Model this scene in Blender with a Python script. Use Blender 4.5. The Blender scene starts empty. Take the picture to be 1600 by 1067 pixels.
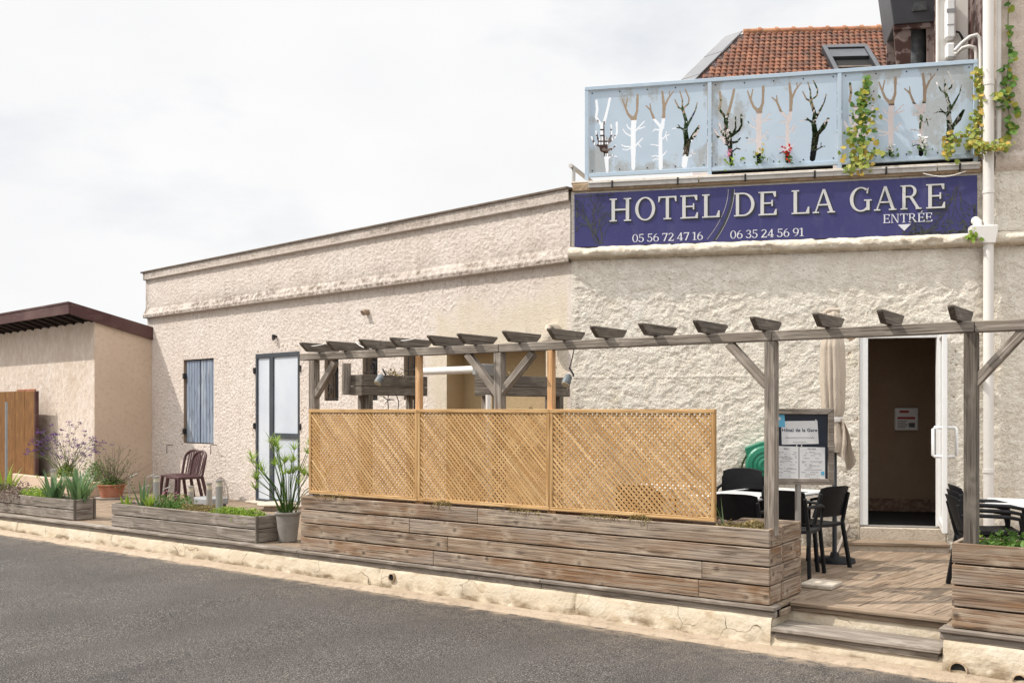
import bpy, math, random
import numpy as np
from mathutils import Matrix, Vector
R_ = math.radians
rng = random.Random(7)

# ------------------------------------------------------------------ camera, sky, sun
FPX, CX, HY, EYE = 1555.0, 800.0, 640.0, 1.58      # focal length / principal point of the photograph in its pixels
scn = bpy.context.scene
COL = scn.collection
cd = bpy.data.cameras.new('camera'); cam = bpy.data.objects.new('camera', cd); COL.objects.link(cam)
cam.location = (0, 0, EYE); cam.rotation_euler = (R_(90), 0, 0)
cd.sensor_width = 36.0; cd.lens = FPX / 1600 * 36; cd.shift_y = 106.5 / 1600; cd.clip_start = .05; cd.clip_end = 3000
scn.camera = cam
SUN_EL = R_(49.7)
w = bpy.data.worlds.new('World'); scn.world = w; w.use_nodes = True
nt = w.node_tree; nt.nodes.clear()
out = nt.nodes.new('ShaderNodeOutputWorld'); bg = nt.nodes.new('ShaderNodeBackground')
sky = nt.nodes.new('ShaderNodeTexSky'); sky.sky_type = 'NISHITA'; sky.sun_disc = False
sky.sun_elevation = SUN_EL; sky.sun_rotation = R_(270); sky.air_density = 1.0; sky.dust_density = 2.0
tc = nt.nodes.new('ShaderNodeTexCoord'); mp = nt.nodes.new('ShaderNodeMapping'); mp.inputs['Scale'].default_value = (1, 1, 2.2)
nz = nt.nodes.new('ShaderNodeTexNoise'); nz.inputs['Scale'].default_value = 3.2; nz.inputs['Detail'].default_value = 7; nz.inputs['Roughness'].default_value = .55
rp = nt.nodes.new('ShaderNodeMapRange'); rp.inputs[1].default_value = .27; rp.inputs[2].default_value = .46; rp.inputs[3].default_value = .72; rp.inputs[4].default_value = 1.0
n2 = nt.nodes.new('ShaderNodeTexNoise'); n2.inputs['Scale'].default_value = 5.5; n2.inputs['Detail'].default_value = 6
cr = nt.nodes.new('ShaderNodeMix'); cr.data_type = 'RGBA'; cr.inputs[6].default_value = (7.5, 7.56, 7.66, 1); cr.inputs[7].default_value = (8.5, 8.48, 8.46, 1)
mx = nt.nodes.new('ShaderNodeMix'); mx.data_type = 'RGBA'
L = nt.links.new
L(tc.outputs['Generated'], mp.inputs[0]); L(mp.outputs[0], nz.inputs['Vector']); L(mp.outputs[0], n2.inputs['Vector'])
L(nz.outputs['Fac'], rp.inputs[0]); L(n2.outputs['Fac'], cr.inputs[0])
L(rp.outputs[0], mx.inputs[0]); L(sky.outputs[0], mx.inputs[6]); L(cr.outputs[2], mx.inputs[7])
sp = nt.nodes.new('ShaderNodeSeparateXYZ'); L(tc.outputs['Generated'], sp.inputs[0])      # an overcast sky is brighter towards the zenith
zr = nt.nodes.new('ShaderNodeMapRange'); zr.interpolation_type = 'SMOOTHSTEP'; zr.inputs[1].default_value = .38; zr.inputs[2].default_value = .95; zr.inputs[3].default_value = 1; zr.inputs[4].default_value = 2.75
L(sp.outputs[2], zr.inputs[0]); vm = nt.nodes.new('ShaderNodeVectorMath'); vm.operation = 'SCALE'; L(mx.outputs[2], vm.inputs[0]); L(zr.outputs[0], vm.inputs['Scale'])
L(vm.outputs[0], bg.inputs['Color']); bg.inputs['Strength'].default_value = .1; L(bg.outputs[0], out.inputs[0])
sd = bpy.data.lights.new('sun', 'SUN'); sun = bpy.data.objects.new('sun', sd); COL.objects.link(sun)
sd.energy = 3.5; sd.angle = R_(.6); sd.color = (1.0, .945, .865)
sun.rotation_euler = Vector((1.407, .049, -1.66)).to_track_quat('-Z', 'Y').to_euler(); sun.location = (-20, 0, 25)
scn.view_settings.view_transform = 'Standard'; scn.view_settings.look = 'None'; scn.view_settings.exposure = .26; scn.view_settings.gamma = 1

# ------------------------------------------------------------------ frames (local axes along each real wall line)
class Frame:
    def __init__(s, ox, oy, deg, z=0):
        a = R_(deg); s.o = (ox, oy); s.d = (math.cos(a), math.sin(a)); s.i = (-math.sin(a), math.cos(a)); s.a = a
        s.M = Matrix.Translation((ox, oy, z)) @ Matrix.Rotation(a, 4, 'Z')
    def xy(s, u, v): return (s.o[0] + u*s.d[0] + v*s.i[0], s.o[1] + u*s.d[1] + v*s.i[1])
    def uv(s, x, y):
        x -= s.o[0]; y -= s.o[1]; return (x*s.d[0] + y*s.d[1], x*s.i[0] + y*s.i[1])
    def u(s, px, v=0.):       # where the photograph's column px meets the vertical plane v
        r = (px - CX) / FPX
        return (r*(s.o[1] + v*s.i[1]) - s.o[0] - v*s.i[0]) / (s.d[0] - r*s.d[1])
    def z(s, px, py, v=0.):
        Y = s.xy(s.u(px, v), v)[1]; return EYE + (HY - py) / FPX * Y
    def sub(s, u, v, deg=0):
        x, y = s.xy(u, v); return Frame(x, y, math.degrees(s.a) + deg)
WF = Frame(0, 0, 0)                       # world
CXY = (.728, 12.18)                       # where the two facades meet
LF = Frame(*CXY, -43.3)                   # left facade, u negative to the left
FF = Frame(*CXY, -12.5)                   # right facade, u positive to the right
RF = Frame(2.07, 8.0, -35.8)              # kerb, deck edge and planters
def street(u): return -.305 - .006*u

# ------------------------------------------------------------------ mesh builder
class MB:
    def __init__(s): s.v = []; s.f = []; s.sm = []; s.g = []
    def add(s, vs, fs, smooth=False, gc=None):
        b = len(s.v); s.v += [tuple(p) for p in vs]; s.f += [tuple(b + i for i in f) for f in fs]; s.sm += [smooth]*len(fs)
        s.g += gc if gc is not None else [tuple(p) for p in vs]
        return s
    def obox(s, c, ax, half, chamfer=None):
        """box with centre c, three axes ax (Vectors) and half sizes; the longest axis is the grain"""
        order = sorted(range(3), key=lambda k: -half[k]); r = [rng.uniform(-40, 40) for _ in range(3)]
        vs, gc = [], []
        for i in (-1, 1):
            for j in (-1, 1):
                for k in (-1, 1):
                    q = (i*half[0], j*half[1], k*half[2])
                    vs.append(Vector(c) + ax[0]*q[0] + ax[1]*q[1] + ax[2]*q[2])
                    gc.append(tuple(q[order[n]] + r[n] for n in range(3)))
        return s.add(vs, [(0,1,3,2), (4,6,7,5), (0,4,5,1), (2,3,7,6), (0,2,6,4), (1,5,7,3)], False, gc)
    def box(s, u0, u1, v0, v1, z0, z1):
        return s.obox(((u0+u1)/2, (v0+v1)/2, (z0+z1)/2), (Vector((1,0,0)), Vector((0,1,0)), Vector((0,0,1))), (abs(u1-u0)/2, abs(v1-v0)/2, abs(z1-z0)/2))
    def beam(s, p0, p1, wd, ht, up=(0,0,1)):
        p0, p1 = Vector(p0), Vector(p1); a = (p1-p0).normalized(); sd_ = a.cross(Vector(up)).normalized(); uu = sd_.cross(a)
        return s.obox((p0+p1)/2, (a, sd_, uu), ((p1-p0).length/2, wd/2, ht/2))
    def prism(s, pts, off, gc=None):
        """polygon pts (3-D list) extruded by vector off"""
        n = len(pts); off = Vector(off); a = [Vector(p) for p in pts]; b = [p + off for p in a]
        fs = [tuple(range(n))[::-1], tuple(range(n, 2*n))] + [(i, (i+1) % n, n+(i+1) % n, n+i) for i in range(n)]
        return s.add(a + b, fs, False, gc)
    def tube(s, path, r, n=8, caps=True):
        path = [Vector(p) for p in path]; m = len(path); rs = r if isinstance(r, (list, tuple)) else [r]*m
        vs = []; ref = Vector((.31, .57, .76)); L0 = 0; gc = []; ro = rng.uniform(-30, 30)
        for i, p in enumerate(path):
            t = (path[min(i+1, m-1)] - path[max(i-1, 0)]).normalized()
            if abs(t.dot(ref)) > .95: ref = Vector((.9, -.3, .1))
            x = t.cross(ref).normalized(); y = t.cross(x); ref = y.cross(t) if False else ref
            if i: L0 += (path[i]-path[i-1]).length
            for k in range(n):
                a = 2*math.pi*k/n; vs.append(p + (x*math.cos(a) + y*math.sin(a))*rs[i]); gc.append((L0+ro, rs[i]*math.cos(a)+ro, rs[i]*math.sin(a)))
        fs = [(i*n+k, i*n+(k+1) % n, (i+1)*n+(k+1) % n, (i+1)*n+k) for i in range(m-1) for k in range(n)]
        s.add(vs, fs, True, gc)
        if caps:
            s.add(vs[:n], [tuple(range(n))], False, gc[:n]); s.add(vs[-n:], [tuple(range(n))], False, gc[-n:])
        return s
    def lathe(s, prof, c=(0,0,0), n=24, rfun=None):
        vs = []
        for (r, z) in prof:
            for k in range(n):
                a = 2*math.pi*k/n; rr = r*(rfun(a, z) if rfun else 1); vs.append((c[0]+rr*math.cos(a), c[1]+rr*math.sin(a), c[2]+z))
        m = len(prof)
        return s.add(vs, [(i*n+k, i*n+(k+1) % n, (i+1)*n+(k+1) % n, (i+1)*n+k) for i in range(m-1) for k in range(n)], True)
    def disc(s, c, nrm, r, n=16):
        c = Vector(c); nrm = Vector(nrm).normalized(); x = nrm.orthogonal().normalized(); y = nrm.cross(x)
        return s.add([c + (x*math.cos(2*math.pi*k/n) + y*math.sin(2*math.pi*k/n))*r for k in range(n)], [tuple(range(n))])
    def leaf(s, p, size, up=None, asp=.6):
        p = Vector(p); a = Vector((rng.gauss(0,1), rng.gauss(0,1), rng.gauss(0,1))) if up is None else Vector(up) + Vector((rng.gauss(0,.35), rng.gauss(0,.35), rng.gauss(0,.35)))
        a.normalize(); x = a.orthogonal().normalized(); x.rotate(Matrix.Rotation(rng.uniform(0, 6.28), 3, a)); y = a.cross(x)
        l, wd = size, size*asp
        return s.add([p - x*l*.5, p + y*wd*.5 - x*l*.05 + a*l*.06, p + x*l*.5, p - y*wd*.5 - x*l*.05 + a*l*.06], [(0,1,2), (0,2,3)])
    def blade(s, base, ang, length, wd, bend=.5, lean=.2, n=6):
        b = Vector(base); h = Vector((math.cos(ang), math.sin(ang), 0)); side = Vector((-math.sin(ang), math.cos(ang), 0)); vs = []
        p = b.copy(); th = lean
        for i in range(n+1):
            t = i/n; ww = wd*(1 - t**2.2)*.5*(.75+.5*math.sin(math.pi*min(1, t*1.3)))
            vs += [p - side*ww, p + side*ww]
            th += bend/n*(.4+1.2*t); p = p + (h*math.sin(th) + Vector((0,0,1))*math.cos(th))*(length/n)
        return s.add(vs, [(2*i, 2*i+1, 2*i+3, 2*i+2) for i in range(n)], True)

MW = {}                                   # world matrix of every object by name
def _mesh(name, mb, mats):
    me = bpy.data.meshes.new(name); me.from_pydata([tuple(p) for p in mb.v], [], mb.f); me.update()
    me.polygons.foreach_set('use_smooth', mb.sm)
    at = me.attributes.new('gc', 'FLOAT_VECTOR', 'POINT'); at.data.foreach_set('vector', np.array(mb.g, 'f').ravel())
    me.materials.append(mats); return me
def thing(name, label, cat, frame=WF, base=(0,0,0), group=None, rot=0):
    o = bpy.data.objects.new(name, None); COL.objects.link(o); o.empty_display_size = .2
    o['label'] = label; o['category'] = cat
    if group: o['group'] = group
    x, y = frame.xy(base[0], base[1]); M = Matrix.Translation((x, y, base[2])) @ Matrix.Rotation(frame.a + rot, 4, 'Z')
    o.matrix_basis = M; MW[o.name] = M; return o
def part(name, mb, m, parent, frame=WF, bevel=0, label=None, local=False):
    """mesh child; its vertices are in frame coordinates (local=True: in the parent's own)"""
    me = mb if isinstance(mb, bpy.types.Mesh) else _mesh(name, mb, m)
    o = bpy.data.objects.new(name, me); COL.objects.link(o); o.parent = parent
    Wp = MW[parent.name]
    if local: M = Wp
    else: M = frame.M
    if local: MW[o.name] = Wp
    else: o.matrix_parent_inverse = Wp.inverted(); o.matrix_basis = M; MW[o.name] = M
    if bevel: bev(o, bevel)
    if label: o['label'] = label
    return o
def bev(o, wd, seg=1):
    md = o.modifiers.new('bevel', 'BEVEL'); md.width = wd; md.segments = seg; md.limit_method = 'ANGLE'; md.angle_limit = R_(40); md.use_clamp_overlap = True
def single(name, mb, m, frame=WF, label=None, cat=None, group=None, kind=None, bevel=0):
    """a thing (or a piece of the setting) that is one mesh; its origin goes to its base"""
    if isinstance(mb, bpy.types.Mesh): me = mb; c = (0, 0, 0)
    else:
        a = np.array(mb.v); c = tuple((a[:, k].min()+a[:, k].max())/2 for k in (0, 1)) + (a[:, 2].min(),)
        mb.v = [(p[0]-c[0], p[1]-c[1], p[2]-c[2]) for p in mb.v]; me = _mesh(name, mb, m)
    o = bpy.data.objects.new(name, me); COL.objects.link(o); o.matrix_basis = frame.M @ Matrix.Translation(c); MW[o.name] = o.matrix_basis.copy()
    if label: o['label'] = label
    if cat: o['category'] = cat
    if group: o['group'] = group
    if kind: o['kind'] = kind
    if bevel: bev(o, bevel)
    return o
def copy_tree(o, parent=None):
    c = o.copy(); COL.objects.link(c)
    if parent: c.parent = parent
    for ch in list(o.children): copy_tree(ch, c)
    return c

# ------------------------------------------------------------------ materials
def mk(name, base, layers=(), rough=.7, metal=0., bumps=(), coord='obj', transl=0., spec=.4, alpha=1., trans=0.):
    m = bpy.data.materials.new(name); m.use_nodes = True; t = m.node_tree; t.nodes.clear(); N = t.nodes.new; K = t.links.new
    o = N('ShaderNodeOutputMaterial'); b = N('ShaderNodeBsdfPrincipled'); K(b.outputs[0], o.inputs[0])
    b.inputs['Roughness'].default_value = rough; b.inputs['Metallic'].default_value = metal; b.inputs['Specular IOR Level'].default_value = spec
    b.inputs['Alpha'].default_value = alpha; b.inputs['Transmission Weight'].default_value = trans
    tcn = N('ShaderNodeTexCoord'); src = {'obj': tcn.outputs['Object']}
    def coords(kind):
        if kind not in src:
            if kind == 'world': g = N('ShaderNodeNewGeometry'); src[kind] = g.outputs['Position']
            else: a = N('ShaderNodeAttribute'); a.attribute_name = kind; src[kind] = a.outputs['Vector']
        return src[kind]
    def mask(l):
        ty = l.get('t', 'noise')
        if ty in ('noise', 'voro', 'wave'):
            mpn = N('ShaderNodeMapping'); sc = l.get('s', 5.); sc = (sc,)*3 if not isinstance(sc, tuple) else sc
            mpn.inputs['Scale'].default_value = sc; mpn.inputs['Location'].default_value = (l.get('o', 0.),)*3; K(coords(l.get('c', coord)), mpn.inputs[0])
            if ty == 'noise':
                n = N('ShaderNodeTexNoise'); n.inputs['Scale'].default_value = 1; n.inputs['Detail'].default_value = l.get('d', 4); n.inputs['Roughness'].default_value = l.get('r', .55); n.inputs['Distortion'].default_value = l.get('w', 0.); r = n.outputs['Fac']
            elif ty == 'voro':
                n = N('ShaderNodeTexVoronoi'); n.voronoi_dimensions = l.get('dim', '3D'); n.feature = l.get('feat', 'F1'); n.inputs['Scale'].default_value = 1; r = n.outputs['Distance']
            else:
                n = N('ShaderNodeTexWave'); n.inputs['Scale'].default_value = 1; n.inputs['Distortion'].default_value = l.get('w', 2.); n.inputs['Detail'].default_value = 2; r = n.outputs['Fac']
            K(mpn.outputs[0], n.inputs['Vector'])
        elif ty == 'island':
            n = N('ShaderNodeNewGeometry'); r = n.outputs['Random Per Island']
            if l.get('h'):
                q = N('ShaderNodeMath'); q.operation = 'MULTIPLY'; q.inputs[1].default_value = l['h']; K(r, q.inputs[0]); q2 = N('ShaderNodeMath'); q2.operation = 'FRACT'; K(q.outputs[0], q2.inputs[0]); r = q2.outputs[0]
        elif ty == 'axis':
            n = N('ShaderNodeSeparateXYZ'); K(coords(l.get('c', coord)), n.inputs[0]); r = n.outputs[l['k']]
        elif ty == 'attr':
            n = N('ShaderNodeAttribute'); n.attribute_name = l['a']; r = n.outputs['Fac']
        q = N('ShaderNodeMapRange'); q.inputs[1].default_value = l.get('lo', .4); q.inputs[2].default_value = l.get('hi', .6); q.inputs[3].default_value = 0; q.inputs[4].default_value = l.get('f', 1.); K(r, q.inputs[0]); r = q.outputs[0]
        if 'mul' in l:
            mm = N('ShaderNodeMath'); mm.operation = 'MULTIPLY'; K(r, mm.inputs[0]); K(mask(l['mul']), mm.inputs[1]); r = mm.outputs[0]
        return r
    c = None
    for l in layers:
        x = N('ShaderNodeMix'); x.data_type = 'RGBA'; K(mask(l), x.inputs[0])
        if c is None: x.inputs[6].default_value = (*base, 1)
        else: K(c, x.inputs[6])
        x.inputs[7].default_value = (*l['col'], 1); c = x.outputs[2]
    if c is None: b.inputs['Base Color'].default_value = (*base, 1)
    else: K(c, b.inputs['Base Color'])
    nrm = None
    for l in bumps:
        bn = N('ShaderNodeBump'); bn.inputs['Distance'].default_value = l['dist']; bn.inputs['Strength'].default_value = l.get('str', 1.); K(mask({**l, 'f': 1.}), bn.inputs['Height'])
        if nrm is not None: K(nrm, bn.inputs['Normal'])
        nrm = bn.outputs[0]
    if nrm is not None: K(nrm, b.inputs['Normal'])
    if transl:
        tr = N('ShaderNodeBsdfTranslucent'); ms = N('ShaderNodeMixShader'); ms.inputs[0].default_value = transl
        if c is not None: K(c, tr.inputs[0])
        else: tr.inputs[0].default_value = (*base, 1)
        K(b.outputs[0], ms.inputs[1]); K(tr.outputs[0], ms.inputs[2]); K(ms.outputs[0], o.inputs[0])
    return m
def wood(name, base, dark, light, alt=None, altf=.6, rough=.85, knots=.75, silver=None):
    ls = []
    if alt: ls.append(dict(t='island', lo=.25, hi=.75, col=alt, f=altf))
    if silver: ls.append(dict(c='gc', s=(.9, 5, 5), d=3, lo=.42, hi=.62, col=silver, f=.75))
    ls += [dict(c='gc', s=(2.0, 28, 28), d=7, lo=.46, hi=.64, col=light, f=.75, w=.8),
           dict(c='gc', s=(2.6, 58, 58), d=5, lo=.52, hi=.66, col=dark, f=.8, w=.6, o=7.),
           dict(c='gc', s=(.9, 95, 95), d=2, lo=.57, hi=.63, col=dark, f=.5, o=3.),
           dict(t='island', h=7.3, lo=0., hi=1., col=dark, f=.28)]
    if knots: ls.append(dict(t='voro', dim='2D', c='gc', s=(2.9, 3.6, 1), lo=.34, hi=.10, col=light, f=.6, mul=dict(c='gc', s=(9, 24, 24), d=3, lo=.38, hi=.58))); ls.append(dict(t='voro', dim='2D', c='gc', s=(2.9, 3.6, 1), lo=.105, hi=.03, col=tuple(k*.8 for k in dark), f=knots*.85, mul=dict(c='gc', s=(1.6, 5, 5), d=2, lo=.42, hi=.56, o=4.)))
    return mk(name, base, ls, rough=rough, bumps=[dict(c='gc', s=(1.5, 70, 70), d=4, lo=.3, hi=.7, dist=.003)], spec=.25)
M = {}
def stucco(name, base, pale, dirt, patch=None, fine=70., fd=.004):
    ls = [dict(s=.8, d=5, lo=.42, hi=.66, col=pale, f=.7), dict(s=9., d=6, lo=.5, hi=.72, col=dirt, f=.22, o=3.), dict(s=24., d=3, lo=.62, hi=.70, col=dirt, f=.55, o=8.)]
    if patch: ls.append(dict(t='attr', a='patch', lo=0., hi=1., col=patch, f=.6))
    ls += [dict(t='attr', a='pit', lo=.0, hi=1., col=dirt, f=.34),
           dict(t='attr', a='dirt', lo=0., hi=1., col=tuple(k*.42 for k in dirt), f=.9, mul=dict(s=13., d=8, r=.72, lo=.36, hi=.60)),
           dict(s=(7, 7, .5), d=5, lo=.56, hi=.76, col=dirt, f=.22, o=11.)]
    return mk(name, base, ls, rough=.95, spec=.15, bumps=[dict(s=fine, d=4, lo=.25, hi=.75, dist=fd), dict(s=fine*3, d=2, lo=.3, hi=.7, dist=fd*.3)])
M['stucco_left'] = stucco('roughcast render', (.755, .665, .595), (.81, .74, .68), (.30, .22, .155), (.67, .585, .43), fine=62., fd=.009)
M['stucco_right'] = stucco('trowelled cream render', (.83, .77, .665), (.86, .815, .735), (.38, .285, .185), (.64, .54, .35), fine=40., fd=.010)
M['stucco_upper'] = stucco('old pinkish render', (.62, .53, .455), (.68, .60, .53), (.36, .29, .23), fine=40., fd=.006)
M['ledge'] = stucco('ledge render', (.68, .60, .48), (.74, .68, .58), (.38, .29, .19), fine=35., fd=.007)
M['annex_front'] = mk('streaked beige render', (.63, .53, .445), [dict(s=(11, 11, 6), d=6, lo=.44, hi=.60, col=(.72, .635, .56), f=.75), dict(s=(2, 2, 1), d=4, lo=.5, hi=.7, col=(.47, .36, .25), f=.3, o=5.)], rough=.95, spec=.15, bumps=[dict(s=(18, 18, 9), d=5, lo=.3, hi=.7, dist=.012)])
M['annex_side'] = mk('fine beige pink render', (.59, .455, .345), [dict(s=1.2, d=5, lo=.4, hi=.7, col=(.67, .535, .42), f=.6), dict(s=14., d=5, lo=.5, hi=.7, col=(.42, .31, .23), f=.35)], rough=.95, spec=.15, bumps=[dict(s=60., d=4, lo=.3, hi=.7, dist=.004)])
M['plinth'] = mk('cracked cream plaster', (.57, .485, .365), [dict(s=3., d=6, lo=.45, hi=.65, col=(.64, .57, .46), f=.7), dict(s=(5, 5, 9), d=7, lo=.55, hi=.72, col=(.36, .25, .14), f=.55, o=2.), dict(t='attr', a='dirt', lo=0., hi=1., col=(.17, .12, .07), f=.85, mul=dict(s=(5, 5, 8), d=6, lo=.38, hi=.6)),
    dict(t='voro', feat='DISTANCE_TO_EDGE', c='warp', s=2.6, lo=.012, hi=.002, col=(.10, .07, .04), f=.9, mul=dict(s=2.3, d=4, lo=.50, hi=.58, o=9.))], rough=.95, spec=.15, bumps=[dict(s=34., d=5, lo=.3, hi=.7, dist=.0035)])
M['cement'] = mk('worn cement', (.50, .43, .345), [dict(s=4., d=6, lo=.4, hi=.65, col=(.60, .53, .44), f=.7), dict(s=22., d=5, lo=.52, hi=.7, col=(.27, .2, .14), f=.5)], rough=.95, bumps=[dict(s=50., d=4, lo=.3, hi=.7, dist=.004)])
M['apron'] = mk('dusty concrete gutter', (.36, .28, .20), [dict(s=2.2, d=6, lo=.4, hi=.65, col=(.44, .355, .265), f=.8), dict(s=12., d=6, lo=.52, hi=.68, col=(.20, .15, .11), f=.55, o=4.), dict(t='voro', s=55., lo=.25, hi=.1, col=(.24, .19, .14), f=.4)], rough=.95, bumps=[dict(s=40., d=5, lo=.3, hi=.7, dist=.006)])
M['asphalt'] = mk('worn asphalt', (.044, .040, .0375), [dict(s=.55, d=5, lo=.38, hi=.66, col=(.088, .078, .071), f=.85), dict(s=125., d=1, lo=.52, hi=.70, col=(.38, .34, .305), f=.85), dict(s=85., d=1, lo=.50, hi=.30, col=(.010, .009, .008), f=.85, o=8.), dict(t='voro', s=20., lo=.11, hi=.04, col=(.5, .46, .41), f=.6), dict(s=(2.4, .35, 1), d=5, lo=.56, hi=.74, col=(.055, .05, .047), f=.6, o=6.),
    dict(t='attr', a='dust', lo=0., hi=1., col=(.37, .29, .21), f=.95, mul=dict(s=9., d=6, lo=.36, hi=.58))], rough=.9, spec=.25, bumps=[dict(s=110., d=3, lo=.3, hi=.7, dist=.007)])
M['ground'] = mk('bare ground', (.3, .25, .19), [dict(s=1.5, d=6, col=(.2, .17, .12))], rough=1)
M['wood_planter'] = wood('weathered planter boards', (.27, .187, .125), (.055, .034, .022), (.44, .355, .27), alt=(.285, .155, .077), altf=.75, silver=(.36, .305, .255), knots=.9)
M['wood_grey'] = wood('silver grey timber', (.25, .21, .172), (.075, .057, .043), (.40, .35, .30), silver=(.225, .195, .165), knots=.5)
M['wood_old'] = wood('dark weathered timber', (.135, .11, .088), (.045, .036, .028), (.215, .185, .15), silver=(.12, .105, .09), knots=.5)
M['wood_new'] = wood('fresh pine', (.50, .29, .115), (.23, .115, .036), (.71, .49, .25), alt=(.62, .405, .195), altf=.55, knots=.0, rough=.7)
M['wood_post_new'] = wood('orange pine', (.58, .33, .16), (.38, .2, .08), (.68, .45, .26), knots=.3, rough=.7)
M['wood_deck'] = wood('deck boards', (.245, .17, .11), (.075, .05, .033), (.36, .275, .20), alt=(.30, .225, .16), altf=.7, silver=(.245, .195, .145), knots=.25)
M['wood_gate'] = wood('treated brown boards', (.225, .105, .032), (.07, .030, .010), (.29, .145, .046), alt=(.185, .085, .027), knots=.6, rough=.75)
M['maroon'] = mk('maroon paint', (.07, .028, .026), [dict(s=(1, 1, 1), d=5, lo=.45, hi=.65, col=(.15, .085, .075), f=.7), dict(s=(3, 3, 22), d=4, lo=.55, hi=.75, col=(.2, .13, .11), f=.5)], rough=.7)
M['rafter'] = mk('dark stained rafters', (.03, .02, .018), [dict(s=9., d=4, lo=.5, hi=.7, col=(.06, .04, .035), f=.7)], rough=.8)
M['shutter'] = mk('peeling blue grey paint', (.215, .26, .335), [dict(s=(8, 8, 1.2), d=6, lo=.5, hi=.62, col=(.36, .405, .46), f=.8), dict(s=(30, 30, 3.), d=6, lo=.56, hi=.63, col=(.08, .078, .08), f=.85, o=5.)], rough=.7, bumps=[dict(s=(30, 30, 4), d=5, lo=.4, hi=.7, dist=.003)])
M['anthracite'] = mk('anthracite frame', (.045, .052, .062), [dict(s=3., d=4, lo=.45, hi=.7, col=(.075, .082, .09), f=.6)], rough=.5)
M['frost'] = mk('frosted glass', (.50, .54, .60), [dict(s=1.1, d=4, lo=.35, hi=.7, col=(.66, .69, .73), f=.7), dict(s=14., d=5, lo=.62, hi=.75, col=(.42, .45, .47), f=.35)], rough=.13, spec=.6)
M['sign'] = mk('violet blue sign board', (.038, .038, .15), [dict(s=2., d=4, lo=.4, hi=.7, col=(.05, .048, .16), f=.8), dict(s=(9, 9, 2), d=6, lo=.55, hi=.75, col=(.11, .105, .19), f=.35), dict(s=60., d=2, lo=.62, hi=.7, col=(.13, .12, .2), f=.25)], rough=.55)
M['silver'] = mk('pale grey lettering', (.62, .61, .60), [dict(s=6., d=5, lo=.45, hi=.7, col=(.53, .52, .52), f=.5)], rough=.5)
M['white_ink'] = mk('white lettering', (.72, .72, .76), [dict(s=7., d=5, lo=.5, hi=.7, col=(.6, .6, .66), f=.5)], rough=.6)
M['dark_ink'] = mk('dark lettering edge', (.035, .04, .05), rough=.6)
M['branch_ink'] = mk('printed branches', (.042, .045, .06), [dict(s=12., d=3, lo=.45, hi=.6, col=(.075, .085, .06), f=.7)], rough=.6)
M['rail_blue'] = mk('pale blue painted steel', (.46, .56, .66), [dict(s=1.3, d=4, lo=.42, hi=.62, col=(.53, .62, .71), f=.7), dict(s=(1.7, 1.7, 1.1), d=9, r=.62, lo=.51, hi=.56, col=(.37, .385, .38), f=.85, o=3.7), dict(s=34., d=5, lo=.56, hi=.66, col=(.25, .27, .27), f=.6, mul=dict(s=(1.7, 1.7, 1.1), d=9, r=.62, lo=.50, hi=.55, o=3.7)), dict(s=(20, 20, 1.4), d=4, lo=.66, hi=.74, col=(.3, .31, .3), f=.35)], rough=.55)
M['rail_frame'] = mk('pale blue frame', (.44, .545, .645), [dict(s=4., d=5, lo=.5, hi=.7, col=(.54, .625, .70), f=.7)], rough=.5)
M['galv'] = mk('zinc strip', (.47, .455, .43), [dict(s=5., d=5, lo=.45, hi=.7, col=(.33, .30, .27), f=.7), dict(s=20., d=5, lo=.6, hi=.75, col=(.2, .15, .11), f=.5)], rough=.5, metal=.2)
M['zinc'] = mk('zinc flashing', (.175, .175, .18), [dict(s=1.5, d=5, lo=.4, hi=.7, col=(.22, .22, .22), f=.7)], rough=.5, metal=.2)
M['pvc'] = mk('white pvc', (.72, .69, .65), [dict(s=(6, 6, .8), d=5, lo=.5, hi=.72, col=(.60, .56, .50), f=.6)], rough=.45)
M['white_paint'] = mk('white frame paint', (.76, .76, .75), [dict(s=5., d=5, lo=.5, hi=.75, col=(.63, .62, .60), f=.5)], rough=.4)
M['black_plastic'] = mk('black plastic', (.010, .0105, .012), [dict(s=8., d=4, lo=.5, hi=.7, col=(.018, .019, .02), f=.6)], rough=.6, spec=.22)
M['maroon_plastic'] = mk('maroon plastic', (.06, .024, .026), [dict(s=9., d=4, lo=.45, hi=.7, col=(.11, .055, .055), f=.6)], rough=.45)
M['tabletop'] = mk('pale grey table top', (.50, .50, .50), [dict(s=(4, 30, 4), d=4, lo=.45, hi=.65, col=(.60, .60, .60), f=.6)], rough=.4)
M['green_plastic'] = mk('green plastic', (.018, .17, .10), [dict(s=6., d=4, lo=.5, hi=.7, col=(.03, .23, .14), f=.6)], rough=.4)
M['canvas'] = mk('beige canvas', (.46, .39, .315), [dict(s=(5, 5, 1.4), d=5, lo=.42, hi=.68, col=(.37, .305, .24), f=.7), dict(s=90., d=2, lo=.4, hi=.7, col=(.62, .54, .44), f=.3)], rough=.95, bumps=[dict(s=(30, 30, 6), d=4, lo=.3, hi=.7, dist=.006)])
M['navy'] = mk('navy backing', (.012, .017, .032), rough=.35)
M['paper'] = mk('white paper', (.70, .70, .70), [dict(s=8., d=3, lo=.4, hi=.7, col=(.65, .65, .66), f=.6)], rough=.7)
M['print_ink'] = mk('dark print', (.10, .10, .12), rough=.7)
M['navy_ink'] = mk('navy print', (.02, .03, .07), rough=.7)
M['sky_paper'] = mk('light blue paper', (.12, .42, .62), rough=.6)
M['red_print'] = mk('red print', (.35, .045, .05), rough=.6)
M['terracotta'] = mk('terracotta', (.36, .135, .075), [dict(s=7., d=5, lo=.45, hi=.7, col=(.44, .22, .15), f=.7)], rough=.85)
M['pot_grey'] = mk('stone grey pot', (.24, .22, .195), [dict(s=9., d=5, lo=.45, hi=.7, col=(.31, .285, .26), f=.7)], rough=.85)
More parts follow.
